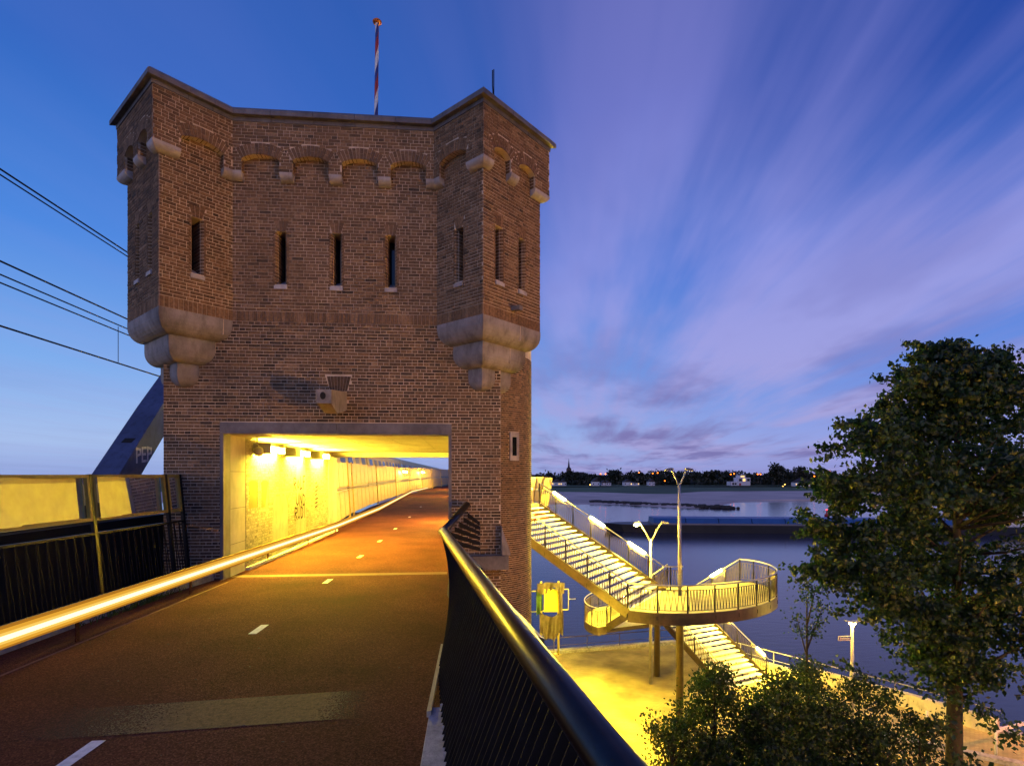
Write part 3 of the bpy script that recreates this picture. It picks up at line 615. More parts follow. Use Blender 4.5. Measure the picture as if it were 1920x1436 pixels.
lay(fT, .0, 6.88, .06, 2.74, niche, .0, 1.0, n1=.010, store=PB); backing(fT, 0, 6.9, 0, 2.76, (), store=PM)
PB.build('brickwork', M['whitebrick'], PS, kind='stuff'); PM.build('mortar', M['whitemortar'], PS)
for nm, pts in (('boarded_window', [(.18,1.27),(.65,1.27),(.65,1.82),(.54,1.86),(.29,1.86),(.18,1.82)]), ('boarded_window', [(.89,1.25),(1.12,1.25),(1.32,1.82),(1.2,1.86),(1.0,1.86),(.89,1.82)])):
    b = MB(); b.prism(pts, lambda p: fT.P(p[0], -.01, p[1]), lambda p: fT.P(p[0], -.0+.004, p[1])); b.build(nm, M['board'], PS)
for c, w, zt in ((2.175,.575,1.06),(3.9,.45,1.95)):
    pts = [(c-w,0.0),(c+w,0.0)]+[(c+w*math.cos(R(180)*i/14), zt+w*.95*math.sin(R(180)*i/14)) for i in range(15)]
    b = MB(); b.prism(pts, lambda p: fT.P(p[0], -.02, p[1]), lambda p: fT.P(p[0], .003, p[1])); b.build('blind_arch', M['concrete'], PS)
b = MB(); b.prism([(0,0),(.09,0),(.09,.04),(.07,.055),(0,.055)], lambda p: (-4.55+p[0],11.9,p[1]), lambda p: (-4.55+p[0],19.9,p[1])); b.build('wall_foot', M['white'], PS)
# hand-painted words as flat strokes
STK = {'R':[[(0,0),(0,1),(.6,.9),(.6,.6),(0,.5)],[(.1,.5),(.65,0)]], 'O':[[(.3,.1),(.05,.4),(.3,.75),(.6,.4),(.3,.1)]], 'L':[[(.1,1),(.05,0),(.55,.05)]], 'F':[[(.1,0),(.1,1),(.6,1)],[(.1,.55),(.5,.55)]],
       'U':[[(0,1),(.05,.2),(.3,.02),(.55,.2),(.6,1)]], 'N':[[(0,0),(.05,1),(.55,.05),(.6,1)]], 'D':[[(.05,0),(.05,1),(.45,.85),(.6,.5),(.45,.1),(.05,0)]], 'I':[[(.3,0),(.3,1)]],
       'P':[[(.05,0),(.05,1),(.6,.9),(.6,.55),(.05,.48)]], 'E':[[(.6,1),(.05,1),(.05,0),(.6,0)],[(.05,.52),(.5,.52)]]}
def words(txt, place, h, wd, th, m, parent, name):
    b = MB(); x = 0
    for ch in txt:
        for st in STK[ch]:
            for p, q in zip(st, st[1:]):
                a = Vector(((x+p[0]*wd), p[1]*h)); c = Vector(((x+q[0]*wd), q[1]*h)); d = (c-a).normalized()*th*.5; nn = Vector((-d.y, d.x))
                b.add([place(*v) for v in (a-d+nn, a-d-nn, c+d-nn, c+d+nn)], [(0,1,2,3)])
        x += wd*.85
    return b.build(name, m, parent)
words('ROLF', lambda u,z: fT.P(3.22+u, .013+.0001*z, 1.56+z+u*.05), .34, .32, .050, M['scrawl'], PS, 'painted_word')
words('UND', lambda u,z: fT.P(3.42+u, .0135+.0001*z, 1.16+z-u*.05), .31, .36, .048, M['scrawl'], PS, 'painted_word')
words('RUDI', lambda u,z: fT.P(3.30+u, .014+.0001*z, .78+z), .32, .32, .050, M['scrawl'], PS, 'painted_word')
b = MB()
for i in range(7): b.obox(fT.P(5.35,.014,1.0+i*.12), fT.P(5.5+.06*(i%3),.014,1.03+i*.12), .02, .03)
b.build('painted_mark', M['scrawl'], PS)
for y0, lab in ((12.32,'glowing wall tube nearest the portal mouth in the passage'),(14.5,'middle one of the three glowing wall tubes in the passage'),(16.75,'glowing wall tube nearest the far end of the passage')):
    tb = thing('tube_lamp', lab, 'lamp', 'wall tubes in the passage')
    b = MB(); b.tube([(-4.40,y0+.04,2.56),(-4.40,y0+1.40,2.56)], .055, 10); b.build('tube', M['tubeL'], tb, True)
    b = MB(); b.box(-4.545,-4.46,y0,y0+1.45,2.56,2.66); b.box(-4.545,-4.18,y0-.03,y0+.0,2.44,2.68); b.box(-4.46,-4.34,y0+1.41,y0+1.47,2.49,2.64); b.build('housing', M['galv'], tb)
cm_ = thing('dome_camera', 'small round hanging dome on a bracket just inside the passage', 'camera')
b = MB(); b.lathe([(.01,-.10),(.07,-.08),(.10,-.02),(.10,.02),(.08,.08),(.02,.11)], (-4.38,12.15,2.48), 14); b.build('dome', M['galv'], cm_, True)
b = MB(); b.tube([(-4.38,12.15,2.58),(-4.40,12.12,2.64),(-4.40,12.12,2.77)], .018, 6); b.build('bracket', M['galv'], cm_)
# bicycle light trail built as a solid glowing strip along the kerb
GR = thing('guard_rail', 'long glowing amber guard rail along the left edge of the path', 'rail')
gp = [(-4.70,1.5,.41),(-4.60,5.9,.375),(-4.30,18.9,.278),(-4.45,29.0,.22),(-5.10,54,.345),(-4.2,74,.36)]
RG = [mat_emit('guide_%d' % i, c, 1.0) for i, c in enumerate(((.42,.17,.015),(.80,.38,.035),(1.0,.62,.12),(1.9,1.5,.85)))]  # trail glow graded from amber edge to white core
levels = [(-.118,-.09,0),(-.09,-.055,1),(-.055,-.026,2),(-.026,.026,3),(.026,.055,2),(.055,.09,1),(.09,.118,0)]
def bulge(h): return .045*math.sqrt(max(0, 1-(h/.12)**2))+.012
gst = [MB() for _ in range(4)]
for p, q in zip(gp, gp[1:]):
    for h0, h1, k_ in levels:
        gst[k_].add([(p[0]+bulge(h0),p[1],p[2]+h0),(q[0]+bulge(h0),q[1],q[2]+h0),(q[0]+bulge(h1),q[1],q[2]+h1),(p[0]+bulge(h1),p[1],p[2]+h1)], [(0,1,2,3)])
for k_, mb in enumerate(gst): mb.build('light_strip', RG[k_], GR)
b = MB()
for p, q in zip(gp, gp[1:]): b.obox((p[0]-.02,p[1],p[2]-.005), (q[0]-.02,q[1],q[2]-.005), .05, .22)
b.build('beam', M['ochre'], GR)  # solid body behind the trail streaks
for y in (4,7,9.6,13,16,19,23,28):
    x = np.interp(y, [q[1] for q in gp], [q[0] for q in gp])-.02; z = np.interp(y, [q[1] for q in gp], [q[2] for q in gp]); b = MB(); b.box(x-.035,x-.02,y-.03,y+.03,-.01,z); b.build('bracket', M['asphalt'], GR)  # added supports under the light trail
# ------------------------------------------------------------------ left fence with glass
LF = thing('glass_fence', 'dark leaning fence with framed glass panes left of the path', 'fence')
def fl(y, z): return (-5.75+.0683*(y-2)-.095*(z), y, z)
FP = (3.16, 4.96, 6.76, 8.56, 10.36, 10.80)
for y in FP:
    b = MB(); b.obox(fl(y,-.2), fl(y,2.0), .05, .07, (0,1,0)); b.build('post', M['dark'], LF)
for nm, z, w, h in (('rail',1.13,.05,.035),('rail',.16,.05,.03)):
    b = MB(); b.obox(fl(3,z), fl(10.8,z), w, h); b.build(nm, M['dark'], LF)
for a, c in zip(FP, FP[1:]):
    a += .04; c -= .04
    fr = MB()
    for (p, q) in ((fl(a,1.34),fl(c,1.34)),(fl(a,1.97),fl(c,1.97))): fr.obox(p, q, .05, .05)
    fr.obox(fl(a+.02,1.34), fl(a+.02,1.97), .05, .05, (0,1,0)); fr.obox(fl(c-.02,1.34), fl(c-.02,1.97), .05, .05, (0,1,0)); o = fr.build('pane_frame', M['ochre'], LF)
    g = MB(); g.obox(fl((a+c)/2,1.35), fl((a+c)/2,1.96), c-a-.06, .008, (1,0,0)); g.build('glass_pane', M['glass'], o)
y = 3.2
while y < 10.75:
    for dy in (0, .085):
        b = MB(); b.obox(fl(y+dy if dy == 0 else y+.012,1.12), fl(y+dy,.17), .010, .016, (0,1,0)); b.build('baluster', M['slat'], LF)
    y += .155
# concrete wall of the rail line behind the glass, with an added, unseen low strip lamp
wl = thing('track_wall', 'pale cream concrete wall behind the glass fence panes', 'wall')
b = MB(); b.box(-8.0,-7.75,2,13.0,1.02,1.80); o = b.build('panel', M['cream'], wl)
b = MB(); b.box(-8.02,-7.70,2,13.0,-.3,1.0); b.build('plinth', M['ballast'], wl)
for i in range(6):
    y = 3.0+i*1.75
    b = MB(); b.prism([(y,1.05),(y+1.25,1.05),(y+1.25,1.33),(y+.9,1.41),(y+.3,1.38),(y,1.31)], lambda p: (-7.745,p[0],p[1]), lambda p: (-7.735,p[0],p[1])); b.build('louvre', M['ballast'], wl)
    b = MB(); b.box(-7.98,-7.77,y+.02-.9,y+.84,1.80,1.88+.03*(i%2)); b.build('coping_stone', M['kerb'], wl)
b = MB(); b.box(-6.7,-6.6,2,13.0,-.3,1.12); tag(b.build('trough_wall', M['black'], None), 'low dark wall between the glass fence and the cream wall', 'wall')  # added screen that keeps the strip lamp out of view
tl_ = thing('trackside_lamp', 'hidden trackside strip lamp lighting the cream wall behind the fence', 'lamp')  # added light source for the cream wall
b = MB(); b.box(-6.76,-6.72,5.5,12.4,.80,.92); b.build('housing', M['dark'], tl_)
b = MB(); b.box(-6.80,-6.765,5.6,12.3,.84,.89); b.build('strip', mat_emit('track_light', (1,.70,.12), 15), tl_)
for y in (6.5, 11): b = MB(); b.box(-6.75,-6.73,y,y+.05,-.25,.80); b.build('post', M['dark'], tl_)
# weeds at the kerb
b = MB()
for i in range(260):
    y = rng.gauss(8.9,.5); x = np.interp(y,[p[1] for p in LE],[p[0] for p in LE])+rng.uniform(-.02,.10)
    h = rng.uniform(.04,.16); an = rng.uniform(0,6.28); w = .008
    b.add([(x-w,y,.0),(x+w,y,.0),(x+math.cos(an)*h*.5,y+math.sin(an)*h*.5,h)], [(0,1,2)], rng.random())
M['leafW'] = mat_leaf('weed', [(0,(.03,.06,.01)),(1,(.10,.16,.03))])
tag(b.build('weeds', M['leafW'], None, kind='stuff'), 'tuft of green weeds growing along the left kerb', 'weeds')
# ------------------------------------------------------------------ right railing with steel handrail
RR_ = thing('path_railing', 'black slatted railing with thick steel handrail right of the path', 'railing')
def rb(y): return (-.25+.0277*(y-4.5) if y > 5.5 else -.222+(5.5-y)*.07, y, .04)
def rt(y): return (-.364+(9.46-y)*.1083, y, 1.02+(9.46-y)*.0065)
TUB = .078
b = MB(); b.tube([rt(-2.5), rt(9.46)], TUB, 28); b.build('handrail', M['tube'], RR_, True)
b = MB(); b.tube([rt(9.44), (.05,10.76,1.41)], .062, 20); b.build('handrail', M['tube'], RR_, True)
y = .2
while y < 9.4:
    p, q = rb(y), rt(y); q = lerp(p, q, .97)
    b = MB(); b.obox(p, q, .012, .0955, (1,0,0)); b.build('slat', M['slat'], RR_); y += .098
b = MB(); yy = [.1+i*.31 for i in range(31)]
b.add([(p[0]+.012,p[1],p[2]) for p in map(rb, yy)]+[(q[0]+.012,q[1],q[2]-.05) for q in map(rt, yy)], [(i,i+1,32+i,31+i) for i in range(30)]); b.build('backing_sheet', M['slat'], RR_)
b = MB(); b.obox(rb(.1), rb(9.4), .05, .05); b.build('foot_rail', M['dark'], RR_)
for y in (1.2, 2.8, 4.4, 6.0, 7.6, 9.2):
    p, q = rb(y), rt(y); b = MB(); b.obox((p[0]+.05,p[1],p[2]), (q[0]+.03,q[1],q[2]-.06), .08, .016, (0,1,0)); b.build('post', M['dark'], RR_)
# outer cladding plates, each end lifting like a fin
ys = [9.2, 6.1, 3.4, 1.4, -.8]
for i, (a, c) in enumerate(zip(ys, ys[1:])):
    pa, pc = rt(a), rt(c); ext = .06
    b = MB(); b.add([(pa[0]+.03,pa[1],pa[2]-.02),(pa[0]+.13,pa[1],pa[2]-.10),(pa[0]+.05,pa[1],.0),(pc[0]+.03,pc[1],pc[2]-.02),(pc[0]+.20,pc[1]-ext,pc[2]-.07),(pc[0]+.05,pc[1],.0)], [(0,1,4,3),(1,2,5,4),(3,4,5)]); b.build('cladding_plate', M['plate'], RR_)
# stepped fins where the rail meets the tower
for i in range(6):
    t = i/5; p = lerp(rt(9.5), (.03,10.68,1.36), t); b = MB(); x2 = .16-.02*(5-i)*.3; zb = p[2]-.10
    b.add([(p[0]+.03,p[1],zb),(p[0]+.03,p[1]+.02,zb-.10),(x2+.14,p[1]+.12,zb-.20),(x2+.14,p[1]+.10,zb-.26)], [(0,1,3,2)]); b.add([(x2+.14,p[1]+.12,zb-.20),(x2+.14,p[1]+.10,zb-.30),(x2+.15,p[1]+.25,zb-.30),(x2+.15,p[1]+.25,zb-.20)], [(0,1,2,3)])
    b.build('fin', M['slat'], RR_)
b = MB(); b.obox((-.285,4.45,.075), (-.245,6.2,.075), .035, .05); b.build('edge_plate', M['galv'], RR_)
for y in (3.0, 3.4, 3.8, 4.2, 4.6): b = MB(); b.lathe([(.014,0),(.014,.02),(.006,.03)], (rb(y)[0]-.03, y, .065), 6); b.build('bolt', M['galv'], RR_)
# ------------------------------------------------------------------ bridge fence beyond the tower
def along(path, step):
    acc = [0.0]
    for a, c in zip(path, path[1:]): acc.append(acc[-1]+math.hypot(c[0]-a[0], c[1]-a[1]))
    def at(d): return (float(np.interp(d, acc, [p[0] for p in path])), float(np.interp(d, acc, [p[1] for p in path])))
    n = max(1, int(acc[-1]/step)); return [(at(i*acc[-1]/n), at((i+1)*acc[-1]/n)) for i in range(n)]
def bridge_fence(name, label, path, top, lean, side):
    t = thing(name, label, 'fence')
    for i, (a, c) in enumerate(along(path, 1.45)):
        if i > 70: break
        za, zc = dz(a[1]), dz(c[1])
        def P(q, z, zz): return (q[0]+side*lean*z, q[1], zz+z)
        e0, e1 = lerp(a, c, .035), lerp(a, c, .965)
        for z0, z1 in ((.14, .49*top), (.58*top, top)):
            b = MB(); w = side*.02
            v = [P(e0,z0,za),P(e1,z0,zc),P(e1,z1,zc),P(e0,z1,za)]; b.add(v+[(x+w,y_,z_) for x,y_,z_ in v], BOXF); b.build('panel', M['panel'], t)
        if i % 6 == 5 or i == 4:
            b = MB(); b.obox(P(a,-.1,za), P(a,top+.05,za), .09, .06, (0,1,0)); b.build('post', M['ochre'], t)
    for z in (.515*top, .555*top):
        b = MB(); b.tube([(x+side*lean*z-side*.01, y_, dz(y_)+z) for x, y_ in path], .022, 6); b.build('rail', M['galv'], t)
    return t
bridge_fence('bridge_fence', 'tall bridge fence of lit panels curving away beyond the passage', BL, 2.50, .06, -1)
bridge_fence('bridge_fence', 'bridge fence of brown panels leaning outward at the stair head', BRt[3:], 1.75, .15, 1)
bridge_fence('bridge_fence', 'short bridge fence between the tower and the stair head', BRt[:3], 1.0, .02, 1)
for i, (p, lab) in enumerate((((-5.2,47.5),'nearer bright lamp on the bridge fence beyond the passage'),((-4.6,60),'farther bright lamp on the bridge fence beyond the passage'),((.35,22.2),'bridge fence lamp just past the tower, hidden by the right pier'),((4.0,38.5),'bridge fence lamp on the right side past the stair head'),((2.4,47),'second bridge fence lamp on the right side past the stair head'),((.7,66),'farthest bridge fence lamp on the right side'))):  # last four lamps are added, hidden by the tower, to light the fence panels
    t = thing('fence_lamp', lab, 'lamp', 'lamps on the bridge fence')
    b = MB(); b.tube([(p[0]+.02,p[1],2.2),(p[0]+.12,p[1]+1.6,2.2)], .06, 8); b.build('tube', M['fenceE2'] if p[0] < 0 else M['fenceE'], t); b = MB(); b.box(p[0]-.16,p[0]-.06,p[1],p[1]+1.6,2.25,2.35); b.build('housing', M['galv'], t)
# train standing on the rail bridge beyond the fence
for c in range(7):
    TN = thing('train_carriage', f'{ONES[c+1]} yellow and blue train carriage from the tower, seen above the bridge fence', 'train', 'carriages on the rail bridge'); ya = 26+c*26.5
    b = MB(); b.prism([(-11.8,.4),(-9.0,.4),(-8.9,2.2),(-9.2,3.9),(-9.9,4.3),(-10.9,4.3),(-11.6,3.9),(-11.9,2.2)], lambda p: (p[0],ya,p[1]), lambda p: (p[0],ya+26,p[1])); b.build('body', M['trainy'], TN)
    for i in range(9):
        y = ya+1.0+i*2.8; b = MB(); b.add([(-8.885,y,2.3),(-8.885,y+1.7,2.3),(-9.10,y+1.7,3.45),(-9.10,y,3.45)], [(0,1,2,3)]); b.build('window', (M['dglass'],M['coam'],M['trainb'])[i % 3], TN)
# ------------------------------------------------------------------ steel arch rib with graffiti
RBt = thing('arch_rib', 'navy steel arch rib rising behind the tower with pale PEP graffiti', 'bridge arch')
x0, x1 = -14.4, -13.4; rp = [(22.6-6,-4.0),(22.6-3,-1.0),(22.6,2.0),(25.6,5.0),(29,8.2),(36,13.5),(46,19),(60,23)]
b = MB(); n = len(rp)
vs = [(x,y+d,z) for y, z in rp for x, d in ((x0,0),(x1,0),(x1,1.5),(x0,1.5))]
b.add(vs, [(i*4+j,i*4+(j+1)%4,i*4+4+(j+1)%4,i*4+4+j) for i in range(n-1) for j in range(4)]+[(0,1,2,3)]); b.build('rib', M['rib'], RBt)
b = MB(); b.add([(x0+.30,22.6+1.35-.06,3.30),(x0+.72,22.6+1.35-.06,3.30),(x0+.78,22.6+1.55-.06,3.50),(x0+.36,22.6+1.55-.06,3.50)], [(0,1,2,3)]); o = b.build('hand_hole', M['black'], RBt)
for v in o.data.vertices: v.co.y = 22.6+(v.co.z-2.0)-.004
words('PEP', lambda u,z: (x1+.006+.0002*u, 23.74+u, 2.50+z+u*.10), .55, .46, .10, M['graf'], RBt, 'painted_word')
# overhead wires
for i, z in enumerate((7.97, 7.86, 6.18, 5.92, 5.76, 4.92)):
    labs = ('highest overhead wire left of the tower','second highest overhead wire left of the tower','third overhead wire from the top left of the tower','fourth overhead wire from the top left of the tower','second lowest overhead wire left of the tower','lowest overhead wire carrying a short hanging dropper')
    w = thing('overhead_wire', labs[i], 'wire', 'railway wires left of the tower')
    b = MB(); b.tube([(-9,-12,z+.1),(-9,5,z-.05),(-9,18,z-.02),(-9,45,z+.2)], .016 if i not in (0,2,5) else .02, 5); b.build('cable', M['wire'], w)
    if i == 5: b = MB(); b.tube([(-9,15.15,z),(-9,15.15,5.85)], .008, 4); b.build('dropper', M['wire'], w)
# ------------------------------------------------------------------ flagpole, mast
FPp = thing('flagpole', 'flagpole with red white blue spiral stripes on the tower roof', 'flagpole')
b = MB(); seg = 14; rows = 90; base = Vector((-2.46,15.4,8.6)); top = Vector((-2.40,15.4,14.45))
parts = {0: MB(), 1: MB(), 2: MB()}
for i in range(rows):
    for j in range(seg):
        v = []
        for ii, jj in ((i,j),(i,j+1),(i+1,j+1),(i+1,j)):
            c = base.lerp(top, ii/rows); r_ = .060-.012*ii/rows; a = 2*math.pi*jj/seg+ii*.36; v.append((c.x+r_*math.cos(a), c.y+r_*math.sin(a), c.z))
        parts[int(3*j/seg)].add(v, [(0,1,2,3)])
for q, m_ in ((0,'red'),(1,'white'),(2,'blue')): parts[q].build('spiral_stripe', M[m_], FPp)
b = MB(); b.lathe([(.03,-.04),(.11,-.02),(.125,.02),(.06,.08),(.01,.10)], tuple(top), 14); b.build('finial', M['orange'], FPp, True)
AM = thing('mast', 'thin forked weather mast on the right corner turret', 'mast')
b = MB(); b.tube([(.64,12,8.4),(.64,12,10.85)], .012, 5); b.build('rod', M['wire'], AM); b = MB(); b.tube([(.64,12,10.1),(.61,12,10.5),(.61,12,10.83)], .012, 5); b.build('arm', M['wire'], AM)
b = MB(); b.box(.65,.69,11.98,12.02,9.62,9.72); b.build('sensor', M['orange'], AM)
# ------------------------------------------------------------------ stairs
ST = thing('steel_staircase', 'wide zigzag steel staircase with rounded landings and glowing handrails beside the tower', 'staircase')
zT, z1, z2 = .45, -3.4, -6.6
BAL = []            # balusters as (a, b); nearest become parts
def rail_run(pts, base_off=0.0, posts=1.15, bal=.125, tube=True, skip=()):
    """pts: floor-level polyline (x,y,z): handrail at +1.1, upper rail +.93, lower rail +.12, zigzag balusters, posts"""
    def up(h): return [(x,y,z+h) for x,y,z in pts]
    b = MB(); b.tube(up(1.10), .032, 8); b.build('handrail', M['galv'], ST, True)
    b = MB(); b.tube(up(.92), .014, 6); b.tube(up(.13), .014, 6); b.build('rail', M['bronze'], ST)
    for a, c in zip(pts, pts[1:]):
        a = Vector(a); c = Vector(c); L = (c-a).length; n = max(1, int(L/bal))
        for i in range(n):
            p = a.lerp(c, i/n); q = a.lerp(c, (i+.45)/n); r_ = a.lerp(c, (i+1)/n)
            BAL.append((p+Vector((0,0,.13)), q+Vector((0,0,.92)))); BAL.append((q+Vector((0,0,.92))+(c-a)/n*.1, r_+Vector((0,0,.13))))
    acc = 0.0; last = Vector(pts[0])
    pp = [Vector(pts[0])]
    for a, c in zip(pts, pts[1:]):
        a = Vector(a); c = Vector(c); L = (c-a).length; d = posts-acc
        while d <= L: pp.append(a.lerp(c, d/L)); d += posts
        acc = L-(d-posts)
    for p in pp:
        b = MB(); b.box(p.x-.03,p.x+.03,p.y-.012,p.y+.012,p.z-.22,p.z+1.08); b.box(p.x-.045,p.x+.045,p.y-.02,p.y+.02,p.z-.26,p.z-.10); b.build('post', M['dark'], ST)
def flight(pf, d, ax, w, zt, zb, L, n, stm):
    """pf: far lower corner; d: downhill direction; ax: direction from near edge to far edge"""
    pn = (pf[0]-ax[0]*w, pf[1]-ax[1]*w); tf = (pf[0]-d[0]*L, pf[1]-d[1]*L); tn = (pn[0]-d[0]*L, pn[1]-d[1]*L)
    rise = (zt-zb)/n
    for i in range(n):
        t0 = i/n; t1 = (i+1.12)/n; z = zt-rise*(i+1)
        def Q(e, t): return lerp(e[0], e[1], t)
        a0, a1, c0, c1 = Q((tn,pn),t0), Q((tn,pn),min(t1,1)), Q((tf,pf),t0), Q((tf,pf),min(t1,1))
        a0 = lerp(a0,c0,.03); a1 = lerp(a1,c1,.03); c0 = lerp(c0,a0,.03); c1 = lerp(c1,a1,.03)
        b = MB(); b.prism([a0,a1,c1,c0], lambda p: (p[0],p[1],z-.06), lambda p: (p[0],p[1],z)); b.build('tread', M['tread'], ST)
    for (p, q) in ((tn,pn),(tf,pf)):
        b = MB(); b.obox((p[0],p[1],zt-.16), (q[0],q[1],zb-.10), .06, .38); b.build('stringer', stm, ST)
    return tn, pn, tf, pf
d1 = (.788,-.616); ax1 = (.616,.788)
tn1, pn1, tf1, pf1 = flight((9.3,24.9), d1, ax1, 4.65, zT, z1, 6.75, 21, M['bronze'])
d2 = (-.3,.954); ax2 = (.954,.3); L2 = 5.33; R0 = (13.92,26.76); L0 = (R0[0]-4.5*ax2[0], R0[1]-4.5*ax2[1])
tn2, pn2, tf2, pf2 = flight((R0[0]+d2[0]*L2, R0[1]+d2[1]*L2), d2, ax2, 4.5, z1, z2, L2, 18, M['bronze'])
d3 = (.375,-.927); ax3 = (.927,.375); L3 = 5.18; En = (13.85,28.2); Ef = (En[0]+3.45*ax3[0], En[1]+3.45*ax3[1])
tn3, pn3, tf3, pf3 = flight(Ef, d3, ax3, 3.45, z2, GZ+.02, L3, 16, M['bronze'])
outer1 = [pn1,(6.85,21.0),(7.4,20.72),(8.27,20.52),(9.28,20.55),(10.41,20.8),(11.48,21.2),(12.55,21.87),(13.5,22.75),(14.05,23.6),(14.43,24.63),(14.5,25.6),(14.28,26.4),R0]
def sm_(pts, n=3):          # Chaikin smoothing, ends kept
    for _ in range(2):
        o = [pts[0]]
        for a, c in zip(pts, pts[1:]): o += [lerp(a,c,.25), lerp(a,c,.75)]
        pts = o+[pts[-1]]
    return pts
o1 = [pn1]+sm_(outer1[1:])
def landing(ring, edge, z, nm='landing'):
    b = MB(); b.prism(ring, lambda p: (p[0],p[1],z-.10), lambda p: (p[0],p[1],z)); o = b.build(nm, M['deck'], ST)
    b = MB(); b.prism([lerp(p,(sum(q[0] for q in ring)/len(ring),sum(q[1] for q in ring)/len(ring)),.05) for p in ring], lambda p: (p[0],p[1],z-.42), lambda p: (p[0],p[1],z-.11)); b.build('soffit', M['bronze'], o)
    b = MB()
    for a, c in zip(edge, edge[1:]): b.obox((a[0],a[1],z-.20), (c[0],c[1],z-.20), .05, .46)
    b.build('fascia', M['bronze'], o)
landing(o1+[L0, pf1], o1, z1)
outer2 = [pn2,(7.45,30.2),(7.05,30.9),(7.05,32.0),(7.4,33.2),(8.3,34.6),(9.8,35.6),(11.8,36.0),(13.6,35.7),tf3]
o2 = [pn2]+sm_(outer2[1:]); landing(o2+[tn3, pf2], o2, z2)
b = MB(); b.prism([tn1,(.2,25.6),(2.6,30.2),tf1], lambda p: (p[0],p[1],zT-.35), lambda p: (p[0],p[1],zT-.01)); b.build('landing', M['deck'], ST)
def z3(p, z): return (p[0],p[1],z)
rail_run([z3(tn1,zT), z3(pn1,z1)]); rail_run([z3(p,z1) for p in o1])
rail_run([z3(tf1,zT), z3(pf1,z1), (10.18,24.85,z1)]); rail_run([z3(R0,z1), z3(pf2,z2)]); rail_run([z3(L0,z1), z3(pn2,z2)])
rail_run([z3(p,z2) for p in o2]); rail_run([z3(tn3,z2), z3(pn3,GZ)]); rail_run([z3(tf3,z2), z3(pf3,GZ)])
BAL.sort(key=lambda e: (e[0].x)**2+(e[0].y)**2+(e[0].z-2)**2)
rest = MB()
for i, (a, c) in enumerate(BAL):
    if i < 290: b = MB(); b.obox(a, c, .014, .022, (0,1,0)); b.build('baluster', M['dark'] if a.y < 22.6 else M['bronze'], ST)
    else: rest.obox(a, c, .014, .022, (0,1,0))
rest.build('balusters', M['bronze'], ST, kind='stuff')
def led(a, c, t0, t1, z_h=1.10):
    p = lerp(a, c, t0); q = lerp(a, c, t1)
    b = MB(); b.tube([(p[0],p[1],p[2]+z_h),(q[0],q[1],q[2]+z_h)], .05, 10); b.build('handrail_lamp', M['led'], ST, True)
A, B = z3(tf1,zT), z3(pf1,z1)
led(A,B,.13,.23); led(A,B,.44,.55); led(A,B,.74,.86)
led(z3(R0,z1), z3(pf2,z2), .24, .38); led(z3(tf3,z2), z3(pf3,GZ), .30, .48); led(z3(tf3,z2), z3(pf3,GZ), .85, .95); led(z3(L0,z1), z3(pn2,z2), .55, .70)  # lowest flight's upper lamp is assumed from its bright treads, hidden behind the landing
for x, y, zt, r_ in ((9.55,23.7,z1-.4,.165),(10.95,30.5,-6.3,.17)):
    b = MB(); b.lathe([(r_,GZ),(r_,zt),(r_+.08,zt+.02),(r_+.08,zt+.06)], (x,y,0), 20); b.build('column', M['bronze'], ST, True)
# ------------------------------------------------------------------ lamps
def head(x, y, z, dx, m=None):
    b = MB(); b.prism([(0,0),(.34,-.05),(.36,.0),(.30,.06),(.10,.10),(0,.07)], lambda p: (x+dx*p[0],y-.09,z+p[1]), lambda p: (x+dx*p[0],y+.09,z+p[1])); return b
TL = thing('double_lamp_post', 'tall unlit lamp post with two raised heads on the upper landing', 'lamp post')
b = MB(); b.tube([(9.55,23.7,z1),(9.55,23.7,-1),(9.53,23.72,1.55)], [.085,.075,.06], 12); b.build('pole', M['galv'], TL, True)
for dx in (-1, 1):
    b = MB(); b.obox((9.53,23.72,1.45), (9.53+dx*.33,23.72,2.18), .05, .07, (0,1,0)); b.build('arm', M['galv'], TL)
    head(9.53+dx*.28,23.72,2.19,dx).build('lamp_head', M['coam'], TL)
YL = thing('forked_lamp_post', 'forked lamp post with its left head lit behind the stairs', 'lamp post')
bx, by = 10.2, 29.4
b = MB(); b.tube([(bx,by,GZ),(bx,by,-1.55)], [.10,.06], 12); b.build('pole', M['galv'], YL, True)
for dx in (-1, 1):
    b = MB(); b.tube([(bx,by,-1.75),(bx+dx*.28,by,-1.2),(bx+dx*.52,by,-.78),(bx+dx*.66,by,-.66)], .04, 8); b.build('arm', M['galv'], YL, True)
    head(bx+dx*.60,by,-.68,dx).build('lamp_head', M['galv'], YL)
b = MB(); b.lathe([(.02,-.10),(.09,-.06),(.10,0),(.05,.03)], (bx-.80,by,-.74), 12); b.build('bulb', M['lampE'], YL, True)
